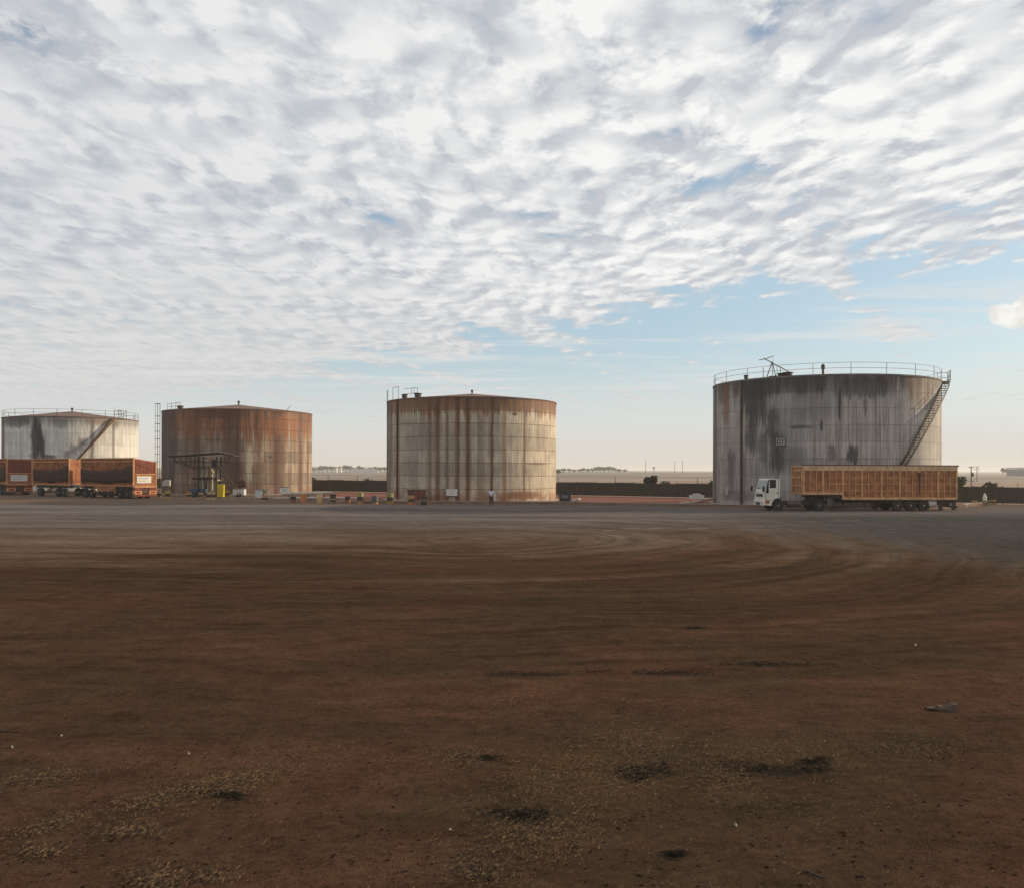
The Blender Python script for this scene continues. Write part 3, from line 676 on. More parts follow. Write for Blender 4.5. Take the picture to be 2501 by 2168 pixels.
# tank with peeling grey paint at the right
t4 = tank(T4, 'largest grey tank with black stains, helical staircase and rim railing behind the parked truck', m4, roofg, 1.4, 0.22, top=1.1)
guardrail(T4, t4, steel_b, [R(12.6 + 360/21*k) for k in range(21)], 1.12, 0.026)
helical_stair(T4, t4, R(86), R(22), 0.75, steel_d, pw=1.25)
pl = MB(); pa, pb_ = R(84), R(94)
pts = [T4.pt(pa, T4.H, 0), T4.pt(pa, T4.H, 0.78), T4.pt(pb_, T4.H, 0.78), T4.pt(pb_, T4.H, 0)]
pl.add([p for p in pts] + [p - Vector((0, 0, .14)) for p in pts], [(0, 1, 2, 3), (7, 6, 5, 4), (0, 4, 5, 1), (1, 5, 6, 2), (2, 6, 7, 3), (3, 7, 4, 0)])
plo = pl.build('stair_landing', steel_b, t4)
rl = MB()
for q in (pts[1], pts[2]):
    rl.tube(q, q + Vector((0, 0, 1.15)), 0.05, n=6)
for hh in (0.55, 1.1):
    rl.path([pts[1] + Vector((0, 0, hh)), pts[2] + Vector((0, 0, hh)), pts[3] + Vector((0, 0, hh))], 0.03)
rl.build('landing_rail', steel_b, plo)
ph = T4.ang(1811)
MB().tube(T4.pt(ph, 0.1, 0.10), T4.pt(ph, T4.H, 0.10), 0.085, n=10).build('down_pipe', steel_d, t4)
hatch(T4, t4, 1813, -0.5, 0.22, 0.45); hatch(T4, t4, 1915, -1.0, 0.45, 0.35); hatch(T4, t4, 1900, -0.6, .3, .3)
# gauge hoist on the rim: A frame, boom, cross arm
ph = T4.ang(1880); tg = T4.tangent(ph); o_ = T4.pt(ph, T4.H + 0.05, -0.35); inw = (T4.pt(ph, 0, -1) - T4.pt(ph, 0, 0))
dv = MB(); apex = o_ + tg*0.05 + Vector((0, 0, 1.55))
dv.bar(o_ - tg*0.55, apex, 0.07); dv.bar(o_ + tg*0.45, apex, 0.07); dv.bar(o_ - tg*0.25 + inw*.6, apex, 0.05)
dv.bar(apex - tg*0.95 + Vector((0, 0, .42)), apex + tg*1.95 - Vector((0, 0, 1.25)), 0.08)
tip = apex - tg*0.75 + Vector((0, 0, .34)); dv.bar(tip - tg*0.75 - Vector((0, 0, 0.06)), tip, 0.06); dv.bar(tip, tip + tg*0.85 + Vector((0, 0, .22)), 0.06); dv.tube(tip + tg*.85 + Vector((0, 0, .3)), tip + tg*.85 + Vector((0, 0, -1.6)), 0.012, n=4)
dv.bar(o_ - tg*0.3, o_ + tg*.5, 0.18); dv.bar(o_ + tg*.95, o_ + tg*.95 + Vector((0, 0, 1.0)), .05); dv.bar(o_ - tg*.95, o_ - tg*.95 + Vector((0, 0, 1.0)), .05)
dv.build('gauge_hoist', steel_d, t4)
# painted number plate
u0, v0 = T4.uv(1906.5, 1078.5); ph = u0/T4.R; a_ = T4.pt(ph, v0, 0.03); tg = T4.tangent(ph); nrm = (T4.pt(ph, 0, 1) - T4.pt(ph, 0, 0))
platem = worn('pale_plate_paint', (0.34, 0.33, 0.32, 1), (0.28, 0.27, 0.26, 1), 2.0); inkm = worn('black_lettering', (0.03, 0.03, 0.035, 1), (0.05, 0.05, 0.055, 1), 4.0)
np_ = MB(); hw, hh = 0.50, 0.41
np_.bar(a_ - tg*hw, a_ + tg*hw, 0.03, 2*hh, up=(0, 0, 1)); npo = np_.build('number_plate', platem, t4)
fr = MB(); f_ = a_ + nrm*0.02
for s in (-1, 1):
    fr.bar(f_ - tg*hw + Vector((0, 0, s*hh)), f_ + tg*hw + Vector((0, 0, s*hh)), 0.03, 0.06); fr.bar(f_ + tg*hw*s - Vector((0, 0, hh+.03)), f_ + tg*hw*s + Vector((0, 0, hh+.03)), 0.06, 0.03, up=nrm)
fr.build('plate_border', inkm, npo)
cu = bpy.data.curves.new('number', 'FONT'); cu.body = '01'; cu.size = 0.78; cu.extrude = 0.008; cu.align_x = 'CENTER'; cu.align_y = 'CENTER'
tmp = bpy.data.objects.new('number', cu); COL.objects.link(tmp)
dg = bpy.context.evaluated_depsgraph_get(); me = bpy.data.meshes.new_from_object(tmp.evaluated_get(dg)); bpy.data.objects.remove(tmp)
me.materials.append(inkm); o = bpy.data.objects.new('number', me); COL.objects.link(o); o.parent = npo
o.matrix_local = Matrix(((tg.x, 0, nrm.x, f_.x + nrm.x*.012), (tg.y, 0, nrm.y, f_.y + nrm.y*.012), (0, 1, 0, f_.z - 0.02), (0, 0, 0, 1)))
# small white box on the shell
u0, v0 = T4.uv(1778.5, 1199); ph = u0/T4.R; p = T4.pt(ph, v0, 0.12)
MB().bar(p - Vector((0, 0, .32)), p + Vector((0, 0, .32)), 0.28, 0.16).build('valve_box', worn('dirty_white_metal', (0.55, 0.54, 0.50, 1), (0.45, 0.44, 0.40, 1), 3.0), t4)

# rust streaked tank in the middle
t3 = tank(T3, 'pale tank with many dark vertical rust stripes, right of the barrel row', m3, roofm, 0.62, 0.16, top=1.2)
ph = T3.ang(971); MB().tube(T3.pt(ph, 0.3, 0.08), T3.pt(ph, T3.H, 0.08), 0.07, n=8).build('down_pipe', steel_r, t3)
side_ladder(T3, t3, R(-72), 0.4, T3.H + 1.3, 0.5, steel_d, hoops=False)
hatch(T3, t3, 979, -0.5, 0.32, 0.5); hatch(T3, t3, 1013, -0.5, 0.38, 0.5)
gr = MB(); z0 = T3.H
def lpt(T, px, z, dr): return T.pt(T.ang(px), z, dr)
P4 = [lpt(T3, px, z0, -0.3) for px in (953, 967)]
for p in P4: gr.tube(p, p + Vector((0, 0, 1.55)), 0.03, n=5)
gr.bar(P4[0] + Vector((0, 0, 1.55)), P4[1] + Vector((0, 0, 1.55)), 0.05)
gr.build('guardrail', steel_d, t3); gr = MB()
P4 = [lpt(T3, px, z0, -0.5) for px in (978, 996, 1003, 1012)]
for p in P4[1:]: gr.tube(p + Vector((0, 0, .3)), p + Vector((0, 0, 1.25)), 0.025, n=5)
for hh in (1.2, 0.6): gr.path([p + Vector((0, 0, hh)) for p in P4], 0.024, n=5)
gr.build('guardrail', steel_d, t3)

# rusty brown tank
t2 = tank(T2, 'rusty brown tank with caged ladder on its left, behind the loading canopy', m2, roofm, 0.75, 0.2, top=1.3)
side_ladder(T2, t2, R(-88), 0.3, T2.H + 1.15, 0.70, steel_d)
gr = MB(); P4 = [lpt(T2, px, T2.H, -0.5) for px in (400, 410, 421, 432)]
for p in P4: gr.tube(p, p + Vector((0, 0, 1.0)), 0.028, n=5)
for hh in (0.95, 0.5): gr.path([p + Vector((0, 0, hh)) for p in P4], 0.03, n=5)
gr.build('guardrail', steel_d, t2); hatch(T2, t2, 431, -0.6, 0.4, 0.45)
p = lpt(T2, 712, T2.H, -1.2); MB().bar(p, p + Vector((0.75, 0, 0.85)), 0.05).build('roof_lever', steel_d, t2)

# white tank at the left
t1 = tank(T1, 'white tank with a black leak stain and diagonal rusty staircase, leftmost', m1, roofm, 0.75, 0.22, top=1.45)
guardrail(T1, t1, steel_d, [R(8 + 360/18*k) for k in range(18)], 1.15, 0.03)
helical_stair(T1, t1, T1.ang(272), T1.ang(120), 0.8, steel_r, rail=False)
gr = MB(); P4 = [lpt(T1, px, T1.H, 0.3) for px in (286, 304)]; P5 = [lpt(T1, px, T1.H, -0.7) for px in (286, 304)]
for p in P4 + P5: gr.bar(p - Vector((0, 0, .1)), p + Vector((0, 0, 1.45)), 0.07)
for hh in (1.4, .8, 0.0): gr.bar(P4[0] + Vector((0, 0, hh)), P4[1] + Vector((0, 0, hh)), .07); gr.bar(P5[0] + Vector((0, 0, hh)), P5[1] + Vector((0, 0, hh)), .07)
gr.bar(P4[0], P4[1] + Vector((0, 0, 1.4)), .04); gr.build('stair_landing', steel_d, t1)
# ---------------------------------------------------------------- vehicles
tyrem = worn('tyre_rubber', (0.022, 0.021, 0.021, 1), (0.035, 0.031, 0.028, 1), 4.0, (0.08, 0.06, 0.045, 1), 0.4, rough=0.9, spec=0.2)
rimm = worn('dusty_wheel_rim', (0.11, 0.105, 0.10, 1), (0.07, 0.06, 0.055, 1), 5.0, rough=0.6)
hubm = worn('dusty_hub', (0.26, 0.22, 0.16, 1), (0.12, 0.10, 0.08, 1), 6.0, rough=0.6)
chasm = worn('black_chassis', (0.022, 0.021, 0.022, 1), (0.040, 0.034, 0.030, 1), 2.0, (0.09, 0.06, 0.04, 1), 0.4, rough=0.75)
whitem = worn('dusty_white_paint', (0.66, 0.64, 0.57, 1), (0.56, 0.53, 0.45, 1), 1.6, (0.27, 0.20, 0.14, 1), 0.28, rough=0.45, spec=0.5)
glassm, g_, b_ = newmat('dark_glass'); fin(g_, b_, (0.012, 0.014, 0.016, 1), 0.08, spec=0.6)
screenm, g_, b_ = newmat('windscreen_glass'); fin(g_, b_, (0.055, 0.10, 0.095, 1), 0.12, spec=0.9)
plasticm = worn('black_plastic', (0.025, 0.024, 0.023, 1), (0.045, 0.04, 0.036, 1), 4.0, rough=0.6)
ambm, g_, b_ = newmat('amber_lens'); fin(g_, b_, (0.35, 0.12, 0.02, 1), 0.3)
lensm, g_, b_ = newmat('headlight_lens'); fin(g_, b_, (0.45, 0.45, 0.43, 1), 0.15, spec=0.8)
redl, g_, b_ = newmat('red_lens'); fin(g_, b_, (0.18, 0.02, 0.015, 1), 0.3)
pan_m = worn('rusty_orange_panel', (0.42, 0.175, 0.07, 1), (0.22, 0.085, 0.04, 1), 1.1, (0.09, 0.04, 0.025, 1), 0.6, rough=0.8, streak=False)
rib_m = worn('dusty_tan_frame', (0.60, 0.34, 0.165, 1), (0.42, 0.21, 0.095, 1), 1.4, (0.15, 0.065, 0.035, 1), 0.55, rough=0.75)
band_m = worn('pale_dusty_band', (0.58, 0.40, 0.24, 1), (0.46, 0.29, 0.16, 1), 1.2, (0.17, 0.10, 0.06, 1), 0.4, rough=0.8)
tarpm = worn('black_tarp', (0.035, 0.030, 0.027, 1), (0.06, 0.047, 0.038, 1), 2.0, rough=0.85)
watertank = worn('white_plastic', (0.68, 0.66, 0.60, 1), (0.58, 0.55, 0.48, 1), 2.0, (0.3, 0.24, 0.18, 1), 0.25, rough=0.5)

def wheel(parent, x, y, z, r=0.52, w=0.28, side=-1):
    """side -1: outer face towards -y"""
    prof = [(r*.60, -w/2), (r*.93, -w/2), (r, -w*.32), (r, w*.32), (r*.93, w/2), (r*.60, w/2)]
    t = MB().lathe(prof, 28, (0, 0, 0), 'y'); 
    wo = thing_part('wheel', parent, (x, y, z))
    t.build('tyre', tyrem, wo, smooth=True)
    f = side
    rm = MB().lathe([(r*.62, -w*.44), (r*.60, -w*.5), (r*.55, -w*.44), (r*.50, -w*.18), (r*.25, -w*.14)][::1], 24, (0, 0, 0), 'y')
    o = rm.build('rim', rimm, wo, smooth=True)
    hb = MB().lathe([(r*.25, -w*.14), (r*.22, -w*.48), (r*.10, -w*.56), (0, -w*.56)], 16, (0, 0, 0), 'y').build('hub', hubm, wo, smooth=True)
    if side > 0:
        o.rotation_euler = (0, 0, PI); hb.rotation_euler = (0, 0, PI)
    return wo
def thing_part(name, parent, loc=(0, 0, 0)):
    o = bpy.data.objects.new(name, None); COL.objects.link(o); o.parent = parent; o.location = loc; o.empty_display_size = .1
    return o

# ---- articulated truck with a tall tan cane trailer, side on
TH = R(-4); e1 = Vector((math.cos(TH), -math.sin(TH), 0)); e2 = Vector((math.sin(TH), math.cos(TH), 0))
a_, b__ = ray(1867, 1246); Y0 = 81.9; O = Vector((a_*Y0, Y0, 0))
def ls(px, py, off=0.0):               # photograph pixel -> (x along the truck, height) on its near side
    a, b = ray(px, py); o_ = O + e2*off
    s = ((o_.x) - a*o_.y)/(a*e1.y - e1.x) if True else 0
    Yq = o_.y + e1.y*s
    return s, CH + b*Yq
tr = thing('articulated_truck', 'white cab truck with a long tan ribbed trailer parked in front of the grey tank', 'truck', O, -TH)
CWD = 2.55
# cab shell: profile in x,z
x_b, _ = ls(1905, 1180); ztop = ls(1885, 1168.5)[1]
zb = 0.50; arch_c = (ls(1901.5, 1232)[0], 0.52); ar = 0.66
prof = [(0.0, zb+.06), (-0.03, 1.05), (0.02, 1.62), (0.12, 1.98), (0.36, ztop-.06), (0.50, ztop), (x_b-.05, ztop), (x_b, ztop-.06), (x_b, 1.15)]
a0 = math.acos(min(1, (x_b-arch_c[0])/ar)) if abs(x_b-arch_c[0]) < ar else 0
for k in range(9):
    t = a0 + (PI*0.985 - a0)*k/8
    prof.append((arch_c[0] + ar*math.cos(t), max(zb, arch_c[1] + ar*math.sin(t))))
prof.append((arch_c[0]-ar, zb))
cab = MB().prism(prof, 0.0, CWD).build('cab', whitem, tr, bevel=0.06)
def pane(poly, y, mat, name, parent, th=0.012):
    return MB().prism(poly, y-th, y).build(name, mat, parent)
# door cut lines, windows (near and far side)
dx0, dx1 = ls(1869.5, 1180)[0], ls(1896, 1180)[0]
wz0, wz1 = ls(1885, 1190.5)[1], ls(1885, 1170.8)[1]
for y, s in ((0.0, 1), (CWD, -1)):
    yy = y - 0.008 if s == 1 else y + 0.020
    dr = MB().prism([(0.14, 0.98), (x_b-.16, 0.98+.22), (x_b-.16, ztop-.10), (0.50, ztop-.10), (0.22, 2.0), (0.14, 1.7)], yy-.012, yy).build('door', whitem, tr, bevel=0.01)
    MB().prism([(0.105, 0.95), (x_b-.125, 0.95+.22), (x_b-.125, ztop-.065), (0.47, ztop-.065), (0.185, 2.0), (0.105, 1.7)], yy-.004 if s == 1 else yy-.011, yy-.0005 if s == 1 else yy-.0075).build('door_seal', plasticm, dr)
    yw = yy - 0.016 if s == 1 else yy + 0.006
    sx = ls(1879, 1180)[0]; sx1 = ls(1895, 1180)[0]
    pane([(sx+.02, wz0), (sx1, wz0), (sx1, wz1), (sx+.04, wz1)], yw, glassm, 'side_window', dr, .008)
    q0, q1 = ls(1871, 1180)[0], ls(1877.3, 1180)[0]
    pane([(q0+.02, ls(1873, 1203)[1]), (q1, ls(1873, 1203.5)[1]), (q1, wz1), (q0+.16, wz1), (q0+.02, wz0+.1)], yw, glassm, 'quarter_window', dr, .008)
    h0 = ls(1898.5, 1200)[0]; MB().box(h0-.10, h0+.06, yw-.03, yw+.0, 1.62, 1.70).build('handle', plasticm, dr)
    mir = MB().box(-0.30, -0.12, y-.34*s-.11, y-.34*s+.11, 1.78, 2.28); mir.bar((-0.2, y-.30*s, 2.25), (0.25, y+0.02*s, 2.30), .03); mir.bar((-0.2, y-.30*s, 1.82), (0.15, y+0.02*s, 1.75), .03)
    mir.build('mirror', plasticm, tr, bevel=.02)
MB().box(ls(1869.5, 1225)[0], ls(1879, 1225)[0], -0.02, 0.0, ls(1875, 1229)[1], ls(1875, 1220)[1]).build('indicator', ambm, tr)
# windscreen lies on the raked front
wf = [(0.135, 2.02), (0.345, ztop-.13)]
ws = MB(); n_ = Vector((-(wf[1][1]-wf[0][1]), 0, wf[1][0]-wf[0][0])).normalized()*0.02
p = [Vector((wf[0][0], .16, wf[0][1])), Vector((wf[0][0], CWD-.16, wf[0][1])), Vector((wf[1][0], CWD-.20, wf[1][1])), Vector((wf[1][0], .20, wf[1][1]))]
ws.add([q - n_*.3 for q in p] + [q + n_ for q in p], [(0, 1, 2, 3), (7, 6, 5, 4), (0, 4, 5, 1), (1, 5, 6, 2), (2, 6, 7, 3), (3, 7, 4, 0)]); ws.build('windscreen', screenm, tr)
MB().box(-0.065, -0.02, .45, CWD-.45, 1.30, 1.56).build('grille', plasticm, tr)
for y in (0.28, 0.75, 1.5, 2.0): MB().box(-0.055, 0.0, y, y+.12, 1.66, 1.70).build('front_vent', plasticm, tr)
MB().box(-0.16, 0.06, -0.03, CWD+.03, 0.50, 0.98).build('bumper', whitem, tr, bevel=0.05)
for y in (0.18, CWD-.52):
    MB().box(-0.185, -0.15, y, y+.34, 0.68, 0.86).build('headlight', lensm, tr)
MB().box(-0.18, -0.15, .75, CWD-.75, 0.56, 0.80).build('bumper_intake', plasticm, tr)
# tractor chassis
xd = ls(2001.6, 1232)[0]
ch = MB(); ch.box(0.3, xd+1.0, 0.75, 0.95, .62, .92); ch.box(0.3, xd+1.0, CWD-.95, CWD-.75, .62, .92); ch.box(x_b+.25, xd-.85, .3, CWD-.3, .55, .85); ch.box(xd-.5, xd+.6, .5, CWD-.5, .92, 1.22); ch.box(x_b+.05, x_b+.3, .5, CWD-.5, .9, 1.35)
ch.build('tractor_chassis', chasm, tr)
MB().lathe([(0.0, x_b+.75), (.27, x_b+.76), (.29, x_b+.8), (.29, x_b+2.05), (.27, x_b+2.09), (0, x_b+2.1)], 20, (0, .32, .66), 'x').build('fuel_tank', worn('grimy_fuel_tank', (0.06, 0.045, 0.042, 1), (0.10, 0.06, 0.05, 1), 2.0), tr, smooth=True)
for y, s in ((0.16, -1), (CWD-.16, 1)):
    wheel(tr, arch_c[0], y, .52, .52, .28, s)
    wheel(tr, xd, y+.05*-s, .53, .53, .46, s)
    fd = MB(); pr = [(xd + .66*math.cos(t), .55 + .66*math.sin(t)) for t in [PI*(.12+.76*k/10) for k in range(11)]]; pr += [(xd + .63*math.cos(t), .55 + .63*math.sin(t)) for t in [PI*(.88-.76*k/10) for k in range(11)]]
    fd.prism(pr, y-.22, y+.22).build('mudguard', plasticm, tr)
# trailer box
tx0, tx1 = ls(1961, 1180)[0], ls(2338, 1180)[0]; txs = ls(2058, 1212)[0]
tz = 4.22; zb1 = ls(1990, 1206.5)[1]; zb2 = ls(2200, 1219)[1]
Y1, Y2 = 0.06, CWD+.10
bx = MB().prism([(tx0+.03, zb1), (txs, zb1), (txs, zb2), (tx1-.03, zb2), (tx1-.03, tz-.08), (tx0+.03, tz-.08)], Y1, Y2)
body = bx.build('trailer_body', pan_m, tr)
zband = ls(2130, 1149)[1]
def sx(c): return ls(1700+c*.3193, 1180)[0]
posts = [822, 970, 1122, 1268, 1418, 1558, 1705, 1850, 1993]
def zlow(x): return zb1 if x < txs-.02 else zb2
for y, s in ((Y1, -1), (Y2, 1)):
    yo = (y-.13, y-.003) if s < 0 else (y+.003, y+.13)
    ym = (y-.10, y-.003) if s < 0 else (y+.003, y+.10)
    bt = MB(); bt.box(tx0, tx1, ym[0], ym[1], zband, tz-.03); bt.build('top_band', band_m, body)
    for c in posts:
        x = sx(c); x = max(tx0+.08, min(tx1-.08, x))
        MB().box(x-.075, x+.075, yo[0], yo[1], zlow(x)+.002, zband-.003).build('post', rib_m, body)
    rb = MB()
    allp = sorted([sx(c) for c in posts]); 
    fine_x = []
    for a, b in zip(allp[:-1], allp[1:]):
        n = max(2, round((b-a)/0.62));
        for k in range(1, n): fine_x.append(a + (b-a)*k/n)
    for x in fine_x: rb.box(x-.03, x+.03, ym[0], ym[1], zlow(x)+.24, zband-.002)
    for x in [tx0 + .62*k for k in range(1, int((tx1-tx0)/.62))]: rb.box(x-.025, x+.025, yo[0]-.004, yo[1], zband+.12, tz-.05)
    rb.build('rib', rib_m, body)
    rr = MB(); hz_ = [ls(2230, 1120+k*.1355)[1] for k in (345, 460, 575)]
    yh = (y-.085, y-.004) if s < 0 else (y+.004, y+.085)
    for z in hz_: rr.box(txs if z < zb1+.2 else tx0+2.3, tx1-.1, yh[0], yh[1], z-.028, z+.028)
    rr.build('side_rail', rib_m, body)
    rl = MB(); rl.box(tx0, txs+.0, yo[0]+.012, yo[1]-.001, zb1-.02, zb1+.22); rl.box(txs+.003, tx1, yo[0]+.012, yo[1]-.001, zb2-.02, zb2+.22); rl.build('bottom_rail', rib_m, body)
    # slanted hinge post at the front and small ladder
ff = MB()                                # framed front wall of the trailer with a ladder
for y in (.12, .72, 1.32, 1.92, CWD): ff.box(tx0-.10, tx0+.02, y-.05, y+.05, zb1+.02, tz-.04)
ff.build('front_post', rib_m, body)
fr_ = MB()
for z in (zb1+.02, zb1+.75, zb1+1.5, zband-.06, tz-.14): fr_.box(tx0-.085, tx0+.02, .02, CWD+.08, z, z+.12)
fr_.build('front_rail', band_m, body)
ld = MB()
for y in (1.40, 1.84): ld.bar((tx0-.16, y, zb1-.1), (tx0-.16, y, tz+.25), .04)
for k in range(9): ld.bar((tx0-.16, 1.40, zb1+.1+.33*k), (tx0-.16, 1.84, zb1+.1+.33*k), .03)
ld.build('ladder', rib_m, body)
MB().tube((sx(815), Y1-.02, tz+.0), (tx1+.12, Y1-.02, tz-.02), .085, n=8).build('rolled_tarp', tarpm, tr, smooth=True)
MB().tube((sx(1705), Y1-.14, zband-.15), (sx(1706), Y1-.13, zb2+.35), .10, .05, n=8).build('tarp_tie', tarpm, tr, smooth=True)
tc = MB(); tc.box(xd-.9, txs+.3, .7, CWD-.7, zb1-.30, zb1-.01); tc.box(txs+.05, tx1-.05, .65, .85, zb2-.32, zb2-.01); tc.box(txs+.05, tx1-.05, CWD-.75, CWD-.55, zb2-.32, zb2-.01)
tc.box(xd+.55, txs+.25, .12, CWD-.1, zb1-.36, zb1-.10)
for k in range(9): x = txs+.4+k*(tx1-txs-.6)/8; tc.box(x-.06, x+.06, .12, CWD, zb2-.18, zb2-.012)
tc.build('trailer_chassis', chasm, tr)
for x in (ls(2042, 1220)[0], ls(2083, 1220)[0]):
    for y in (.35, CWD-.45): MB().box(x-.06, x+.06, y, y+.12, .42, 1.1).build('landing_leg', chasm, tr)
xa_, xb_ = ls(2083, 1235)[0], ls(2135, 1235)[0]
MB().box(xa_, xb_, .10, .16, .36, .44).build('side_guard', chasm, tr)
for px in (2193, 2225, 2257):
    x = ls(px, 1235)[0]
    MB().tube((x, .1, .53), (x, CWD, .53), .08, n=8).build('axle', chasm, tr)
    for y, s in ((0.21, -1), (CWD-.11, 1)): wheel(tr, x, y, .53, .53, .46, s)
xw0, xw1 = ls(2268, 1230)[0]+.12, ls(2294, 1230)[0]
MB().lathe([(0, xw0), (.30, xw0+.02), (.35, xw0+.08), (.35, xw1-.08), (.30, xw1-.02), (0, xw1)], 20, (0, .62, .72), 'x').build('water_tank', watertank, tr, smooth=True)
for px in (2299, 2331):
    x = ls(px, 1235)[0]; MB().box(x-.2, x+.2, .12, .17, .10, zb2-.05).build('mudflap', plasticm, tr)
    MB().box(x-.2, x+.2, CWD-.17, CWD-.12, .10, zb2-.05).build('mudflap', plasticm, tr)
MB().box(ls(2305, 1235)[0], ls(2325, 1235)[0], .3, CWD-.2, .5, .95).build('tool_box', chasm, tr)
MB().box(tx1+.0, tx1+.06, .05, CWD, zb2-.75, zb2-.58).build('rear_bumper', chasm, tr)
for y in (.2, CWD-.4): MB().box(tx1+.0, tx1+.04, y, y+.3, zb2-.30, zb2-.18).build('tail_light', redl, tr)

# ---- orange cane trailers seen from behind
or_m = worn('rusty_orange_paint', (0.39, 0.16, 0.067, 1), (0.21, 0.075, 0.036, 1), 1.3, (0.08, 0.035, 0.022, 1), 0.65, rough=0.75)
or_l = worn('pale_orange_beam', (0.54, 0.27, 0.125, 1), (0.38, 0.16, 0.07, 1), 1.5, (0.22, 0.09, 0.05, 1), 0.4, rough=0.7)
red_m = worn('dark_red_tailgate', (0.155, 0.040, 0.026, 1), (0.20, 0.062, 0.034, 1), 1.0, (0.08, 0.03, 0.02, 1), 0.45, rough=0.8)
netm, g_, b_ = newmat('brown_cargo_net')
pn_ = g_.coord('Object'); wv = g_.noise(g_.vmul(pn_, (1, 1, 3)), 3.0, 6, 0.7)
fin(g_, b_, g_.mix(wv, (0.030, 0.016, 0.012, 1), (0.080, 0.043, 0.032, 1)), 0.95, normal=g_.bump(wv, .5, .05))
signm, g_, b_ = newmat('white_sign_sheet'); fin(g_, b_, g_.mix(g_.noise(g_.coord('Object'), 6.0, 4, .6), (0.66, 0.66, 0.62, 1), (0.56, 0.55, 0.50, 1)), 0.4)
greym = worn('faded_print', (0.24, 0.25, 0.25, 1), (0.34, 0.34, 0.33, 1), 9.0)
def cane_trailer(label, near, alpha, W_, L_, zt, slope, wheels, hopper=True, rear=True, signw=(0.12, 0.76)):
    """near: ground point of the rear corner nearest the camera; x runs forward along the side, y across the rear"""
    # local x = e_forward, local y = e_across: rotate so that local -y faces along the seen side
    ea = Vector((math.cos(alpha), math.sin(alpha), 0)); ef = Vector((-math.sin(alpha), math.cos(alpha), 0))
    # left handed otherwise: use x across, y forward
    t = thing('cane_trailer', label, 'trailer', near, alpha, 'orange sugar cane trailers')
    zb_ = 1.62
    # x across the rear 0..W_, y forward 0..L_
    bd = MB(); z1 = zt - slope
    vs = [(0.02, .03, zb_), (W_-.02, .03, zb_), (W_-.02, L_-.03, zb_), (.02, L_-.03, zb_), (.02, .03, zt-.05), (W_-.02, .03, z1-.05), (W_-.02, L_-.03, z1-.05), (.02, L_-.03, zt-.05)]
    bd.add(vs, [(0, 3, 2, 1), (4, 5, 6, 7), (0, 1, 5, 4), (1, 2, 6, 5), (2, 3, 7, 6), (3, 0, 4, 7)])
    body = bd.build('body', or_m, t)
    # seen side (x = 0): ribs, beams, net
    sr = MB()
    n = int(L_/.42)
    for k in range(n+1): y = .08 + (L_-.16)*k/n; sr.box(-.06, .018, y-.03, y+.03, zb_+.05, zt-.42)
    for k in range(n+1): y = .08 + (L_-.16)*k/n; sr.box(-.05, .018, y-.02, y+.02, zt-.40, zt-.06)
    sr.build('rib', or_m, body)
    bm_ = MB(); bm_.box(-.10, .015, .0, L_, zt-.52, zt-.40); bm_.box(-.09, .015, .0, L_, zt-.10, zt); bm_.box(-.09, .015, 0, L_, zb_-.12, zb_+.02)
    bm_.build('side_beam', or_l, body)
    for a, b in ((.25, .38), (.75, .62)): MB().bar((-.07, L_*a, zt-.5), (-.07, L_*b, zb_+1.2), .10, .06, up=(1, 0, 0)).build('side_brace', or_m, body)
    for y in (0.0, L_-.16): MB().box(-.12, .10, y, y+.16, zb_-.3, zt-.01).build('corner_post', or_l, body)
    nt = MB(); N = 20
    vs = []
    for i in range(N+1):
        f = i/N; y = .12 + (L_-.24)*f; sag = 1.0 - (2*f-1)**2
        hi = zb_ + 1.72 + .80*(1-f)**3 + .34*f**4 + .04*math.sin(f*19); lo = zb_ + .30 + .10*math.sin(f*9) + .05*math.sin(f*23)
        for j in range(5):
            q = j/4; vs.append((-.12 - .05*math.sin(PI*q)**.7 - .02*math.sin(f*23+j), y, lo + (hi-lo)*q))
    nt.add(vs, [(i*5+j, (i+1)*5+j, (i+1)*5+j+1, i*5+j+1) for i in range(N) for j in range(4)])
    o = nt.build('cargo_net', netm, t, smooth=True); o.modifiers.new('thickness', 'SOLIDIFY').thickness = .03
    # rear face (y = 0)
    if rear:
        tg_ = MB(); zm = zb_ + 1.45
        tg_.add([(.14, -.03, zm), (W_-.14, -.03, zm), (W_-.14, -.03, z1-.18), (.14, -.03, zt-.18), (.14, .02, zm), (W_-.14, .02, zm), (W_-.14, .02, z1-.18), (.14, .02, zt-.18)],
                [(0, 1, 2, 3), (7, 6, 5, 4), (0, 4, 5, 1), (1, 5, 6, 2), (2, 6, 7, 3), (3, 7, 4, 0)])
        tgo = tg_.build('tailgate', red_m, t)
        MB().bar((.3, -.06, zt-.7), (W_-.25, -.06, zm+.25), .10, .05, up=(0, 1, 0)).build('tailgate_brace', red_m, tgo)
        rr = MB()
        for k in range(6): x = .3 + (W_-.6)*k/5; rr.box(x-.02, x+.02, -.05, -.032, zm+.05, min(zt, z1)-.25)
        rr.build('tailgate_rib', red_m, tgo)
        MB().box(.0, W_, -.10, .01, zm-.14, zm-.01).build('cross_beam', or_l, t)
        MB().box(W_-.16, W_+.03, -.10, .1, .55, z1-.02).build('corner_post', or_l, t)
        bp = MB().box(.17, W_-.17, -.04, .02, zb_-.05, zm-.15).build('rear_panel', or_m, t)
        x0, x1 = W_*signw[0], W_*signw[1]; zs0, zs1 = zb_ + .30, zm - .30
        sg = MB().box(x0, x1, -.075, -.045, zs0, zs1).build('warning_sign', signm, t)
        ln = MB(); hgt_ = zs1-zs0
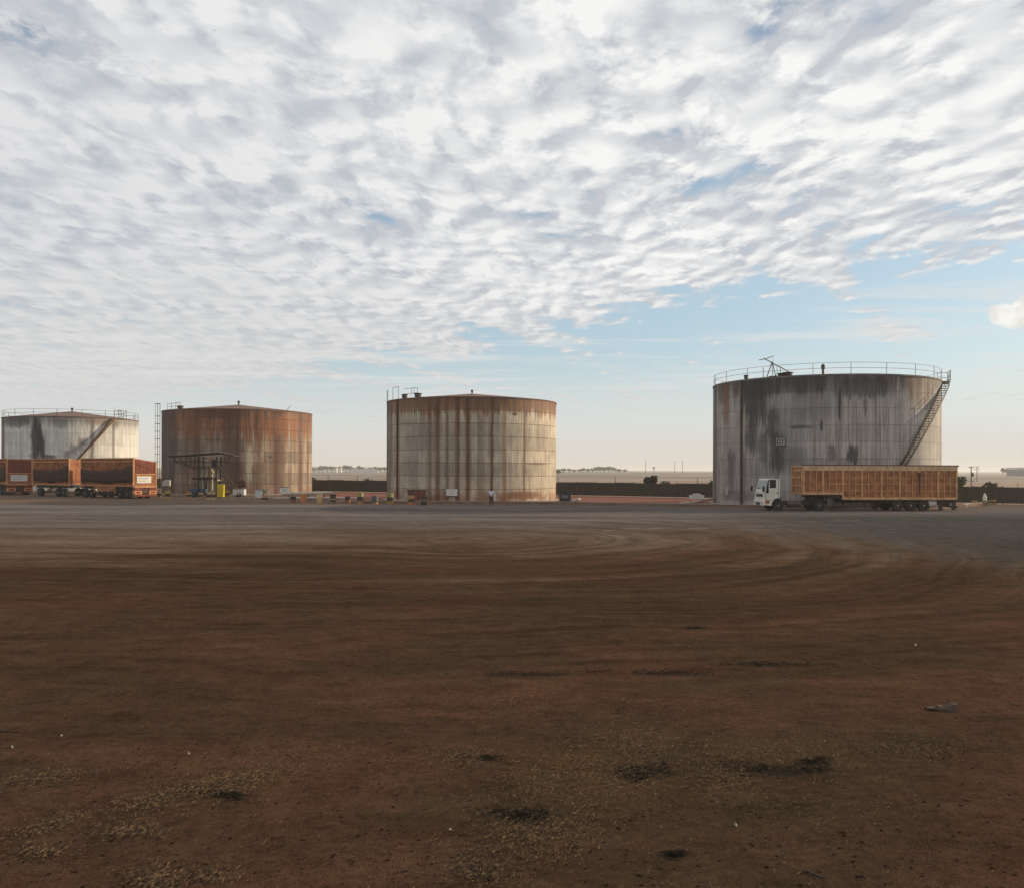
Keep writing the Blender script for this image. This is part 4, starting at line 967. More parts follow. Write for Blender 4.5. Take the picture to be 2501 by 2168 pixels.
        for k, (f0, f1) in enumerate(((.12, .80), (.10, .62))):
            zc_ = zs1 - hgt_*(.32 + .36*k)
            for j in range(9):
                a = f0 + (f1-f0)*j/9; ln.box(x0+(x1-x0)*a, x0+(x1-x0)*(a + (f1-f0)/9*.72), -.082, -.0755, zc_-.05, zc_+.05)
        ln.build('faded_line', greym, sg)
        MB().box(-.02, W_+.02, -.16, .05, zb_-.26, zb_-.04).build('cross_beam', or_l, t)
        for x0, x1 in ((.0, W_*.33), (W_*.66, W_)):
            MB().box(x0, x1, -.13, .3, .55, .98).build('lamp_panel', or_l, t)
            MB().box(x0+.02, x1-.02, -.11, .25, .99, zb_-.27).build('lamp_recess', red_m, t)
            MB().box(x0+W_*.08, x1-W_*.08, -.15, -.131, .68, .86).build('tail_light', redl, t)
        MB().box(W_*.335, W_*.655, -.04, .2, .62, zb_-.27).build('coupling_plate', worn('dark_coupling', (0.05, 0.025, 0.02, 1), (0.09, 0.04, 0.03, 1), 2.0), t)
        MB().box(.0, W_, -.14, .1, .30, .52).build('rear_bumper', red_m, t)
    # underframe, hopper between the bogies, wheels
    uf = MB(); uf.box(.5, .72, .1, L_-.1, 1.15, zb_-.13); uf.box(W_-.72, W_-.5, .1, L_-.1, 1.15, zb_-.13); uf.box(.15, W_-.15, .4, L_-.4, 1.25, zb_-.14)
    uf.build('underframe', chasm, t)
    if hopper:
        ya, yb = L_*.34, L_*.72
        hp = MB().add([(.0, ya, zb_-.13), (.0, yb, zb_-.13), (.0, yb-L_*.05, .85), (.0, ya+L_*.05, .85), (W_-.2, ya, zb_-.13), (W_-.2, yb, zb_-.13), (W_-.2, yb-L_*.05, .85), (W_-.2, ya+L_*.05, .85)],
                      [(0, 1, 2, 3), (7, 6, 5, 4), (0, 4, 5, 1), (1, 5, 6, 2), (2, 6, 7, 3), (3, 7, 4, 0)]).build('hopper', or_m, t)
        bs = MB(); bs.bar((-.05, ya, zb_-.1), (-.05, ya+L_*.14, .8), .10); bs.bar((-.05, yb, zb_-.1), (-.05, yb-L_*.14, .8), .10)
        for y in (ya-.05, yb+.05): bs.bar((-.05, y+.1, zb_-.1), (-.05, y, .6), .09)
        bs.build('hopper_brace', or_l, hp)
        MB().box(.15, W_-.4, ya+.3, yb-.2, .32, .84).build('tool_box', chasm, t, bevel=.1)
    for y in wheels:
        MB().tube((.2, y, .55), (W_-.2, y, .55), .08, n=8).build('axle', chasm, t)
        for x, s in ((.24, -1), (W_-.24, 1)):
            wo = wheel(t, x, y, .55, .55, .46, -1)
            wo.rotation_euler = (0, 0, R(-90) if s < 0 else R(90))
        MB().box(.02, .5, y-.62, y+.62, 1.13, 1.20).build('mudguard', plasticm, t)
    MB().box(.04, .12, .5, 2.0, .30, 1.0).build('mudflap', plasticm, t)
    return t
NB = at(327, 1217, 109); NB.z = 0
cane_trailer('orange cane trailer with sagging brown net, its dark red rear nearest the rusty tank', NB, R(60), 3.2, 10.4, 5.02, 0.42, [1.35, 2.75, 8.4, 9.7])
ef = Vector((-math.sin(R(60)), math.cos(R(60)), 0))
cane_trailer('orange cane trailer with brown net coupled ahead of another, plain rusty rear panel', NB + ef*12.8, R(60), 3.2, 7.9, 5.0, 0.25, [1.3, 2.6, 6.6], hopper=False, rear=False)
NA = at(17, 1209, 122); NA.z = 0
cane_trailer('orange cane trailer cut by the left edge, dark red tailgate over white sign', NA, R(45), 3.2, 10.0, 5.02, 0.0, [1.35, 2.75, 8.2, 9.4], signw=(0.14, 0.80))
# ---------------------------------------------------------------- kerb wall, fence
kw = thing('kerb_wall', 'low concrete kerb wall with brown dirty face along the foot of the tanks', 'kerb')
kfm = worn('mud_stained_kerb', (0.20, 0.12, 0.085, 1), (0.28, 0.19, 0.14, 1), 0.6, (0.12, 0.06, 0.045, 1), 0.5, rough=0.95, spec=0.1)
wm, cm_ = MB(), MB()
for a, b in zip(WALL[:-1], WALL[1:]):
    wm.bar(a + Vector((0, .15, .13)), b + Vector((0, .15, .13)), .24, .26); cm_.bar(a + Vector((0, .15, .295)), b + Vector((0, .15, .295)), .34, .07)
wm.build('wall_face', kfm, kw); cm_.build('coping', conc, kw)

fen = thing('fence', 'long dark slatted fence with thin posts closing the yard behind the tanks', 'fence')
fm, g_, b_ = newmat('dark_fence_slats')
p_ = g_.coord('Object'); x_, y_, z_ = g_.sep(p_)
sl_ = g_.noise(g_.com(g_.mul(x_, 2.2), g_.mul(y_, 2.2), g_.mul(z_, .25)), 1.0, 5, .65); bg_ = g_.noise(g_.vmul(p_, (.12, .12, .7)), 1.0, 4, .6)
fin(g_, b_, g_.mix(g_.mr(bg_, .4, .62), g_.mix(sl_, (0.045, 0.038, 0.035, 1), (0.12, 0.098, 0.083, 1)), g_.mix(sl_, (0.045, 0.044, 0.034, 1), (0.10, 0.090, 0.066, 1))), .9, spec=.1)
FL = [Vector((-74, 166.8, 0)), Vector((-33, 147.6, 0)), Vector((12, 126.8, 0)), Vector((56, 101.2, 0)), Vector((74, 91.6, 0))]
for a, b in zip(FL[:-1], FL[1:]):
    L = (b-a).length; d_ = (b-a)/L; n = int(L/2.9)
    for k in range(n):
        p, q = a + d_*(L*k/n), a + d_*(L*(k+1)/n)
        top = 1.93 + .05*math.sin(k*1.7)
        fp = MB(); fp.bar(p + Vector((0, 0, top/2+.06)), q + Vector((0, 0, top/2+.06)), .05, top-.1)
        m_ = 9
        for j in range(m_): s_ = p + (q-p)*((j+.5)/m_); fp.bar(s_ + Vector((0, -.05, .06)), s_ + Vector((0, -.05, top+.02)), .06, .035)
        fp.build('fence_panel', fm, fen); MB().bar(p, p + Vector((0, 0, 2.75 if k % 2 else 2.1)), .07).build('fence_post', steel_d, fen)

# ---------------------------------------------------------------- striped barrels
def drum_mat(name, bands, grime=0.5):
    """bands: list of (height fraction where the colour starts, colour)"""
    m, g, b = newmat(name); p = g.coord('Object'); x, y, z = g.sep(p)
    n = g.noise(p, 5.0, 5, .65)
    f = g.add(g.m('DIVIDE', z, 1.0), g.mul(g.sub(n, .5), .05))
    c = g.ramp(f, [(max(0, h), col) for h, col in bands], 'CONSTANT')
    c = g.mix(g.mul(g.mr(n, .45, .65), grime), c, (0.10, 0.055, 0.03, 1))
    fin(g, b, c, .6); return m
YEL, OCH, BK_, ORG, RST, BLU, GRN = (0.42, 0.29, 0.06, 1), (0.34, 0.19, 0.08, 1), (0.028, 0.024, 0.020, 1), (0.50, 0.17, 0.05, 1), (0.26, 0.12, 0.06, 1), (0.075, 0.085, 0.10, 1), (0.29, 0.25, 0.11, 1)
CRM = (0.44, 0.33, 0.17, 1)
DM = {'yb': drum_mat('yellow_black_bands', [(0, OCH), (.30, BK_), (.62, GRN)]), 'yb3': drum_mat('weathered_yellow_black', [(0, (0.20, 0.16, 0.07, 1)), (.18, BK_), (.36, GRN), (.55, BK_)]),
      'ob': drum_mat('orange_black_bands', [(0, ORG), (.25, BK_), (.52, (0.42, 0.20, 0.09, 1)), (.88, BK_)]), 'or': drum_mat('orange_paint', [(0, ORG)], .3), 'pale': drum_mat('pale_orange_paint', [(0, (0.56, 0.33, 0.15, 1)), (.55, (0.60, 0.42, 0.22, 1))], .3),
      'rb': drum_mat('rust_with_dark_lid', [(0, RST), (.48, BK_)]), 'bl': drum_mat('blue_black_paint', [(0, (0.45, 0.20, 0.07, 1)), (.2, BLU)]), 'dk': drum_mat('brown_black_bands', [(0, BK_), (.42, (0.17, 0.10, 0.06, 1)), (.72, BK_)]),
      'cb': drum_mat('cream_black_bands', [(0, CRM), (.30, (0.05, 0.025, 0.02, 1)), (.66, CRM)]), 'rd': drum_mat('red_yellow_bands', [(0, (0.40, 0.20, 0.10, 1)), (.32, BK_), (.62, (0.48, 0.30, 0.14, 1)), (.84, (0.30, 0.09, 0.05, 1))]),
      'yk': drum_mat('bright_yellow_black', [(0, YEL), (.30, (0.06, 0.03, 0.02, 1)), (.66, YEL)])}
def barrel(px, py, wpx, h, mat, label, group='painted barrels marking the edge of the yard'):
    q = gd(px, py); r = max(.26, wpx/F*q.y/2)
    t = thing('barrel', label, 'barrel', q, px*.1, group)
    z = [0, .02, .05, h*.33-.03, h*.33, h*.33+.03, h*.66-.03, h*.66, h*.66+.03, h-.05, h-.02, h]
    rr = [.97, 1.02, 1, 1, 1.035, 1, 1, 1.035, 1, 1, 1.02, .97]
    MB().lathe([(r*a, zz/h) for a, zz in zip(rr, z)], 20).build('body', DM[mat], t, smooth=True).scale = (1, 1, h)
    lid = MB().lathe([(r*.93, h+.004), (r*.93, h-.012), (0, h-.012)][::-1], 20); lid.lathe([(.035, h-.01), (.035, h+.02), (0, h+.02)], 8, (r*.55, 0, 0)); lid.build('lid', tyrem if mat in ('rb', 'dk', 'ob', 'yb3') else DM[mat], t)
    return t
for a in [(391, 1214, 9, .72, 'cb', 'cream banded barrel partly hidden beside the rear of the orange trailer'), (409.5, 1217, 13, .98, 'yk', 'bright yellow and dark barrel below the white box on the rusty tank'),
          (461, 1218, 12, .95, 'rd', 'red and yellow banded barrel left of the blue trough'), (490, 1217, 10, .85, 'rd', 'low red and yellow barrel under the blue trough'),
          (511, 1219, 11, .92, 'cb', 'left one of two cream and dark barrels beneath the loading canopy'), (520.5, 1219, 11, .92, 'cb', 'right one of two cream and dark barrels beside the yellow cabinet'),
          (554.5, 1213, 11, .85, 'yk', 'yellow and dark barrel right of the tall yellow cabinet'), (647, 1224, 15, .75, 'rd', 'red and yellow banded barrel in front of the white cabinet'), (715.5, 1226, 14, .68, 'rb', 'low rusty barrel with dark lid left of the orange one'),
          (741, 1227, 14, .95, 'or', 'plain orange barrel without bands'), (781, 1227.5, 14, .95, 'pale', 'pale faded orange barrel beside the plain orange one'), (813, 1228, 14, 1.0, 'yb3', 'weathered yellow and black barrel right of the pale orange one'),
          (850, 1229, 14, .82, 'rb', 'rusty barrel with black upper half between two yellow banded ones'), (880, 1229.5, 15.5, 1.25, 'yb', 'tall yellow and black barrel against the gap between the two rusty tanks'),
          (916, 1229.5, 15.5, .88, 'bl', 'dark blue barrel with orange foot'), (953, 1230, 16, 1.18, 'yb', 'yellow and black barrel at the left edge of the rust striped tank'),
          (1005, 1231, 16, 1.12, 'ob', 'orange and black banded barrel in front of the rusty skip'), (1035, 1233, 15, .90, 'dk', 'dark brown barrel at the right end of the row'),
          (2380, 1231, 12, .45, 'yk', 'low yellow barrel behind the rear of the truck'), (2412, 1230, 8, .42, 'cb', 'low cream barrel beside the white canister'), (2427, 1231, 12, .55, 'yk', 'low yellow barrel right of the white canister')]:
    barrel(*a)

# ---------------------------------------------------------------- loading station in front of the rusty tank
Yc = 117.0
def px2(px, Y=Yc): return at(px, 1200, Y).x
def zz(px, py, Y=Yc): return at(px, py, Y).z
lc = thing('loading_canopy', 'dark steel loading canopy on posts in front of the rusty brown tank', 'canopy', (px2(500), Yc, 0))
ox = px2(500)
L_ = lambda px: px2(px) - ox
z1, z2 = zz(450, 1116), zz(550, 1112.5)
ro = MB(); 
ro.add([(L_(418), -1.6, z1-.02), (L_(540), -1.6, z2+.22), (L_(580), -1.6, z2-.1), (L_(418), 1.6, z1-.02), (L_(540), 1.6, z2+.22), (L_(580), 1.6, z2-.1),
        (L_(418), -1.6, z1+.10), (L_(540), -1.6, z2+.42), (L_(580), -1.6, z2+.02), (L_(418), 1.6, z1+.10), (L_(540), 1.6, z2+.42), (L_(580), 1.6, z2+.02)],
       [(0, 1, 4, 3), (1, 2, 5, 4), (6, 9, 10, 7), (7, 10, 11, 8), (0, 6, 7, 1), (1, 7, 8, 2), (3, 4, 10, 9), (4, 5, 11, 10), (0, 3, 9, 6), (2, 8, 11, 5)])
blackst = worn('sooty_steel', (0.022, 0.019, 0.018, 1), (0.045, 0.036, 0.03, 1), 2.0, (0.07, 0.03, 0.02, 1), .3, rough=.8)
ro.build('canopy_roof', blackst, lc)
for px in (491, 534):
    for y in (-.9, .9): MB().bar((L_(px), y, 0.1), (L_(px), y, z1+.05), .16).build('post', blackst, lc)
ts = MB(); zt1, zt2 = zz(480, 1127), zz(500, 1139)
for y in (-.95, .95):
    ts.bar((L_(433), y, z1-.02), (L_(433), y, zt1), .08); ts.bar((L_(554), y, z2-.05), (L_(554), y, zt1), .08)
    ts.bar((L_(433), y, zt1), (L_(554), y, zt1-.02), .09); ts.bar((L_(433), y, zt1), (L_(490), y, zz(490, 1149)), .09); ts.bar((L_(475), y, zt2), (L_(537), y, zt2), .12)
    ts.bar((L_(485), y, zt2-.22), (L_(536), y, zt2-.22), .10)
    for px in (461, 470): ts.bar((L_(px), y, z1), (L_(px), y, zz(px, 1138)), .06)
    for a, b in ((433, 461), (470, 500), (525, 505), (534, 554)): ts.bar((L_(a), y, zt1), (L_(b), y, z1), .055)
ts.build('truss', blackst, lc)
MB().bar((L_(536), -1.0, zz(536, 1131)), (L_(585), -1.2, zz(585, 1193)), .13).build('slanted_pipe', steel_r, lc)
MB().lathe([(0, 0), (.32, .02), (.36, .3), (.30, .75), (.1, .9), (0, .9)], 12, (L_(529), -.95, zt2+.05)).build('motor', blackst, lc)
pp = MB()
cream = worn('cream_pipe_paint', (0.50, 0.42, 0.26, 1), (0.40, 0.33, 0.20, 1), 2.0)
for px in (498, 512, 520): pp.tube((L_(px), -.4, .9), (L_(px), -.4, zt2-.3), .14, n=10)
pp.tube((L_(512), -.4, 2.9), (L_(525), -.6, 3.3), .14, n=10); pp.tube((L_(512), -.4, 3.9), (L_(522), -.6, 3.4), .14, n=10)
pp.build('loading_pipe', cream, lc)
kp = MB(); 
for px in (505, 517): kp.bar((L_(px), -1.0, .6), (L_(px), -1.0, zt2), .12)
kp.build('hanger', blackst, lc)
MB().box(L_(496), L_(524), -.85, -.65, 2.35, 2.62).build('valve_rack', blackst, lc)

ki = thing('kiosk', 'small pale kiosk with dark door and flat dark roof under the loading canopy', 'kiosk', (px2(488), Yc+2.6, 0))
ox2 = px2(488, Yc+2.6); K = lambda px: px2(px, Yc+2.6) - ox2
zk = zz(480, 1168, Yc+2.6)
beige = worn('stained_beige_wall', (0.42, 0.36, 0.25, 1), (0.34, 0.28, 0.20, 1), 1.2, (0.12, 0.08, 0.06, 1), .4)
MB().box(K(467), K(513), 0, 2.2, 0, zk-.1).build('wall', beige, ki)
MB().box(K(455), K(516), -.4, 2.4, zk-.09, zk+.12).build('roof', blackst, ki)
MB().box(K(473.5), K(488.5), -.05, .01, .15, zk-.42).build('door', worn('dark_grey_door', (0.05, 0.052, 0.06, 1), (0.08, 0.08, 0.085, 1), 2.0), ki)
MB().box(K(514), K(524), .2, .35, .3, zk-.3).build('side_panel', glassm, ki)

def boxthing(name, label, cat, px0, px1, ptop, pbot, Y, mat, depth=.6, lift=0.0, bev=.03):
    c = at((px0+px1)/2, pbot, Y); t = thing(name, label, cat, (c.x, Y, max(0, lift)))
    hw = (px1-px0)/2/F*Y; h = (pbot-ptop)/F*Y
    return t, hw, h
# tall yellow cabinet
Yy = gd(537, 1214).y
t, hw, h = boxthing('cabinet', 'tall bright yellow steel cabinet beside the loading canopy', 'cabinet', 529.5, 545, 1182, 1214, Yy, None)
yelm = worn('yellow_paint', (0.56, 0.41, 0.02, 1), (0.46, 0.33, 0.02, 1), 1.5, (0.18, 0.12, 0.03, 1), .3, rough=.5)
MB().box(-hw, hw, 0, .7, .06, h).build('body', yelm, t, bevel=.03)
for s in (-1, 1): MB().box(min(s*.02, s*(hw-.05)), max(s*.02, s*(hw-.05)), -.018, -.002, .16, h-.1).build('door', yelm, t)
MB().box(.06, .10, -.05, -.019, h*.5, h*.62).build('handle', plasticm, t)
MB().box(-hw+.03, hw-.03, .03, .67, 0, .055).build('plinth', blackst, t)
# blue trough on a dark base
Yb = gd(480, 1213).y
t, hw, h = boxthing('trough', 'blue steel trough on a dark stand under the loading canopy', 'trough', 466, 503, 1193, 1213, Yb, None)
bluem = worn('faded_blue_paint', (0.05, 0.10, 0.21, 1), (0.07, 0.12, 0.20, 1), 2.0, (0.03, 0.03, 0.035, 1), .4)
MB().add([(-hw, -.4, .62), (hw, -.4, .62), (hw, .4, .62), (-hw, .4, .62), (-hw, -.5, 1.08), (hw, -.5, 1.08), (hw, .5, 1.08), (-hw, .5, 1.08), (-hw+.06, -.42, 1.08), (hw-.06, -.42, 1.08), (hw-.06, .42, 1.08), (-hw+.06, .42, 1.08), (-hw+.06, -.3, .75), (hw-.06, -.3, .75), (hw-.06, .3, .75), (-hw+.06, .3, .75)],
         [(0, 3, 2, 1), (0, 1, 5, 4), (1, 2, 6, 5), (2, 3, 7, 6), (3, 0, 4, 7), (4, 5, 9, 8), (5, 6, 10, 9), (6, 7, 11, 10), (7, 4, 8, 11), (8, 9, 13, 12), (9, 10, 14, 13), (10, 11, 15, 14), (11, 8, 12, 15), (12, 13, 14, 15)]).build('basin', bluem, t, fix=True)
MB().box(-hw+.05, -hw+.75, -.38, .38, 0, .615).build('stand', worn('dark_teal_stand', (0.03, 0.042, 0.045, 1), (0.05, 0.06, 0.06, 1), 3), t)
MB().box(hw-.5, hw-.38, -.38, .38, 0, .615).build('leg', blackst, t)
# white switch box on the wall of the rusty tank
c = at(408, 1179, 121.5); t = thing('switch_box', 'white switch box on a post at the left foot of the rusty brown tank', 'box', (c.x, 121.5, 0))
wb = worn('chalky_white', (0.56, 0.56, 0.54, 1), (0.48, 0.47, 0.44, 1), 2.0, (0.2, .15, .1, 1), .25)
MB().box(-.42, .36, 0, .35, 1.35, 2.15).build('box', wb, t, bevel=.02); MB().box(-.3, .26, -.02, -.002, 1.42, 2.08).build('door', wb, t); MB().bar((0, .17, 0), (0, .17, 1.345), .1).build('post', steel_d, t)
MB().box(-.7, -.43, .1, .25, 1.4, 2.0).build('meter', wb, t)
# pale pump cart
Yp = gd(585, 1213).y
c = at(585, 1213, Yp); t = thing('pump_cart', 'pale pump cart with a round dark opening left of the white cabinet', 'cart', (c.x, Yp, 0))
pw = 14/F*Yp
MB().prism([(-pw, .25), (-pw, 1.02), (pw*.98, 1.02), (pw*.98, .25), (pw*.6, .25), (pw*.5, .52), (pw*.2, .62), (-pw*.2, .55), (-pw*.35, .25)], -.5, .5).build('housing', wb, t, bevel=.03)
MB().box(-pw*1.02, pw, -.53, .53, 1.025, 1.09).build('lid', conc, t)
MB().box(-pw*.9, pw*.9, -.3, .3, .16, .24).build('frame', blackst, t)
for x in (-pw*.25, pw*.25):
    w_ = thing_part('wheel', t, (x, -.42, .2)); MB().lathe([(.10, -.06), (.2, -.05), (.2, .05), (.10, .06)], 14, (0, 0, 0), 'y').build('tyre', tyrem, w_)
MB().bar((-pw, -.1, .4), (-pw-.9, -.2, .5), .07).build('drawbar', worn('grey_green_metal', (0.20, 0.23, 0.22, 1), (0.15, .17, .16, 1), 2), t)
MB().box(-pw-1.1, -pw-.85, -.3, .1, .0, .5).build('stand', blackst, t)
# dark red pump behind
c = at(593, 1195, 119); t = thing('motor_pump', 'dark red motor pump in front of the rusty tank behind the pump cart', 'pump', (c.x, 119, 0))
drm = worn('dark_red_paint', (0.085, 0.028, 0.025, 1), (0.06, .022, .02, 1), 2)
MB().box(-.5, .5, -.35, .35, 1.25, 2.05).build('housing', drm, t, bevel=.08); MB().lathe([(.16, 2.05), (.2, 2.2), (.08, 2.35), (0, 2.35)], 12).build('cap', drm, t); MB().box(.3, .45, -.2, .2, 0, 1.245).build('stand', steel_d, t); MB().box(-.45, -.3, -.2, .2, 0, 1.245).build('stand', steel_d, t)
# white cabinet
Yw = gd(638, 1216).y
c = at(638, 1216, Yw); t = thing('cabinet', 'pale grey cabinet with a side shelf in front of the rusty brown tank', 'cabinet', (c.x, Yw, 0)); pw = 15/F*Yw
MB().box(-pw, pw*.25, 0, .7, .05, 1.08).build('body', wb, t, bevel=.02); MB().box(-pw*1.05, pw*1.05, -.06, .76, 1.083, 1.15).build('top', conc, t); MB().box(pw*.9, pw, .05, .65, .0, 1.08).build('leg', wb, t); MB().box(pw*.26, pw*.89, .05, .65, .55, .95).build('shelf_box', worn('ochre_box', (0.40, .26, .09, 1), (.3, .2, .08, 1), 3), t)
MB().box(-pw*.85, pw*.1, -.016, -.002, .12, 1.0).build('door', wb, t)
# notice boards
def notice(px0, px1, ptop, pbot, pg, label, dark_top=False, tilt=0.0):
    Y = gd((px0+px1)/2, pg).y; c = at((px0+px1)/2, pbot, Y); hw = (px1-px0)/2/F*Y; z0 = c.z; z1 = at(px0, ptop, Y).z
    t = thing('notice_board', label, 'sign', (c.x, Y, 0))
    bo = MB().box(-hw, hw, -.04, 0, z0, z1).build('board', signm, t)
    ln = MB(); h = z1-z0
    for f, a, b in ((.72, -.55, .55), (.34, -.45, .40)):
        for j in range(7):
            x = hw*(a + (b-a)*j/7); ln.box(x, x + hw*(b-a)/7*.75, -.047, -.041, z0 + h*f - h*.05, z0 + h*f + h*.05)
    ln.build('faded_line', greym, bo)
    for s in (-1, 1): MB().bar((s*hw*.8, .03, 0), (s*hw*.8, .03, z1), .05).build('post', steel_d, t)
    return t, hw, z0, z1
notice(1090, 1117, 1193.5, 1209.5, 1226, 'white notice board with two faded lines below the rust striped tank')
t, hw, z0, z1 = notice(684, 706, 1190, 1203, 1213, 'small grey notice board with dark top rail at right foot of the brown tank')
MB().bar((-hw*1.2, 0.0, z1+.05), (hw*1.1, 0, z1+.12), .08).build('top_rail', blackst, t)
t, hw, z0, z1 = notice(1683, 1720, 1207.5, 1217.5, 1231, 'white board with a dark header standing left of the grey tank')
MB().box(-hw, hw, -.03, .02, z1+.005, z1+.30).build('header', worn('maroon_header', (0.055, .018, .018, 1), (.04, .02, .02, 1), 2), t)
MB().prism([(-hw*.7, z1+.02), (hw*.7, z1+.02), (hw*.5, z1+.14), (0, z1+.19), (-hw*.5, z1+.14)], -.045, -.031).build('header_emblem', signm, t)
# pipes
ptan = worn('pale_pipe_paint', (0.50, 0.44, 0.37, 1), (0.40, .34, .28, 1), 1.2, (0.16, .10, .07, 1), .35)
def pipe(name, label, pts, r, mat=ptan):
    t = thing(name, label, 'pipe', pts[0]); mb = MB(); q0 = Vector(pts[0])
    mb.path([Vector(p)-q0 for p in pts], r, n=12); mb.build('pipe_run', mat, t, smooth=True)
    fl = MB()
    for p, q in zip(pts[:-1], pts[1:]):
        d_ = (Vector(q)-Vector(p)); n = max(1, int(d_.length/3))
        for k in range(n): c_ = Vector(p)-q0 + d_*((k+.5)/n); u_ = d_.normalized()*.05; fl.tube(c_-u_, c_+u_, r*1.35, n=12)
    fl.build('flange', mat, t)
    sp = MB()
    for p, q in zip(pts[:-1], pts[1:]):
        d_ = Vector(q)-Vector(p); n = max(1, int(d_.length/3.5))
        for k in range(n):
            c_ = Vector(p) + d_*((k+.3)/n) - q0
            if c_.z + q0.z > r + .05: sp.bar(c_ + Vector((0, 0, -q0.z - c_.z + 0)), c_ - Vector((0, 0, r)), .12)
    if sp.v: sp.build('support', steel_d, t)
    return t
Yq = 108.0
pipe('pipeline', 'thick pale pipeline with bent end beside the rusty brown tank', [at(690, 1205.5, Yq+2), at(740, 1204, Yq+1), at(785, 1203.5, Yq), at(811, 1202, Yq), at(814, 1211, Yq)], .17)
Yq = 104.0
pipe('pipeline', 'thin low pale pipeline running behind the barrel row', [at(668, 1216, Yq+6), at(740, 1215, Yq+3), at(800, 1214.5, Yq), at(885, 1216, Yq-2)], .10)
pipe('pipeline', 'short pale pipe with end flange between the rust striped and grey tanks', [at(1396, 1222, 101.5), at(1416, 1218.5, 103)], .16)
pipe('pipeline', 'thin pale pipe running from the white board to the grey tank', [at(1660, 1228, 94.0), at(1690, 1226, 96), at(1745, 1216.5, 101)], .11)
# rusty open skip at the foot of the striped tank
Ys = 99.6; c = at(1016, 1215, Ys); t = thing('skip', 'rusty open skip at foot of the striped tank behind orange barrel', 'skip', (c.x, Ys, 0))
skm = worn('red_rust_sheet', (0.20, 0.075, 0.04, 1), (0.12, .05, .03, 1), 1.5, (.04, .02, .015, 1), .5)
zA, zB = at(1016, 1222, Ys).z, at(1016, 1197, Ys).z
MB().prism([(-.75, .12), (.85, .12), (1.05, zB), (-1.0, zB)], 0, .9).build('bin', skm, t)
rb_ = MB(); 
for x in (-.75, -.25, .25, .8): rb_.bar((x, -.03, .15), (x*1.15, -.03, zB), .08, .05)
rb_.box(-1.05, 1.1, -.05, .95, zB+.003, zB+.08); rb_.build('rib', steel_r, t); MB().box(-.6, .7, .1, .8, .0, .115).build('base', steel_d, t)
# dark meter cabinet with mast and stack of pale blocks
Ym = 99.0; c = at(1380, 1220, Ym); t = thing('meter_cabinet', 'dark cabinet with a grey label and thin mast at right foot of the striped tank', 'cabinet', (c.x, Ym, 0))
zA, zB = at(1380, 1219.5, Ym).z, at(1380, 1197, Ym).z
MB().box(-.62, .62, 0, .5, .12, zB).build('body', worn('black_cabinet', (0.03, .03, .033, 1), (.045, .045, .05, 1), 2), t, bevel=.02); MB().box(-.4, .4, -.012, -.002, zB*.42, zB*.66).build('label_plate', worn('grey_label', (.17, .18, .19, 1), (.12, .12, .13, 1), 6), t)
MB().bar((0.05, .25, zB), (0.05, .25, at(1380, 1176, Ym).z), .06).build('mast', steel_d, t); MB().box(-.55, .55, .05, .45, 0, .115).build('plinth', conc, t)
for s in (-1, 1): MB().bar((s*.72, -.2, 0), (s*.72, -.2, 1.25), .04).build('post', worn('galvanised', (.22, .22, .21, 1), (.17, .17, .16, 1), 3), t)
# white canister on a stand at the right
Yr = gd(2405, 1236).y; c = at(2405, 1222, Yr); t = thing('canister', 'white canister with narrow neck on a stand before the dark fence at right', 'canister', (c.x, Yr, 0))
z0, z1 = c.z, at(2405, 1204, Yr).z; hw = 4.6/F*Yr
MB().lathe([(0, z0), (hw*.9, z0), (hw, z0+.05), (hw, z0+(z1-z0)*.52), (hw*.85, z0+(z1-z0)*.62), (hw*.55, z0+(z1-z0)*.68), (hw*.62, z0+(z1-z0)*.85), (hw*.45, z1-.03), (0, z1)], 16).build('vessel', watertank, t, smooth=True)
sd = MB()
for x in (-.14, .14):
    for y in (-.12, .12): sd.bar((x, y, 0), (x, y, z0-.002), .05)
sd.build('stand', steel_d, t)

# ---------------------------------------------------------------- the person in front of the striped tank
skin, g_, b_ = newmat('skin'); fin(g_, b_, (0.20, 0.105, 0.07, 1), .55)
shirt, g_, b_ = newmat('pale_shirt'); fin(g_, b_, g_.mix(g_.noise(g_.coord('Object'), 9, 3), (0.52, 0.54, 0.66, 1), (0.66, 0.67, 0.78, 1)), .85)
trous, g_, b_ = newmat('navy_trousers'); fin(g_, b_, g_.mix(g_.noise(g_.coord('Object'), 9, 3), (0.022, 0.022, 0.032, 1), (0.035, 0.033, 0.045, 1)), .9)
hairm, g_, b_ = newmat('dark_hair'); fin(g_, b_, (0.015, 0.011, 0.009, 1), .7)
shoem, g_, b_ = newmat('black_shoe'); fin(g_, b_, (0.014, 0.013, 0.013, 1), .5)
def skinmesh(name, verts, edges, radii, mat, parent, root=0, sub=1):
    me = bpy.data.meshes.new(name); me.from_pydata(verts, edges, [])
    o = bpy.data.objects.new(name, me); COL.objects.link(o)
    s_ = o.modifiers.new('skin', 'SKIN'); s_.use_smooth_shade = True
    for i, r in enumerate(radii):
        me.skin_vertices[0].data[i].radius = (r, r) if not isinstance(r, tuple) else r
    me.skin_vertices[0].data[root].use_root = True
    u_ = o.modifiers.new('sub', 'SUBSURF'); u_.levels = sub; u_.render_levels = sub
    dg = bpy.context.evaluated_depsgraph_get(); m2_ = bpy.data.meshes.new_from_object(o.evaluated_get(dg))
    bpy.data.objects.remove(o); m2_.name = name; m2_.materials.clear(); m2_.materials.append(mat)
    q = bpy.data.objects.new(name, m2_); COL.objects.link(q); q.parent = parent; return q
pg_ = gd(1199.5, 1233.5); per = thing('person', 'person in pale shirt and dark trousers standing before the striped tank', 'person', pg_, R(14))
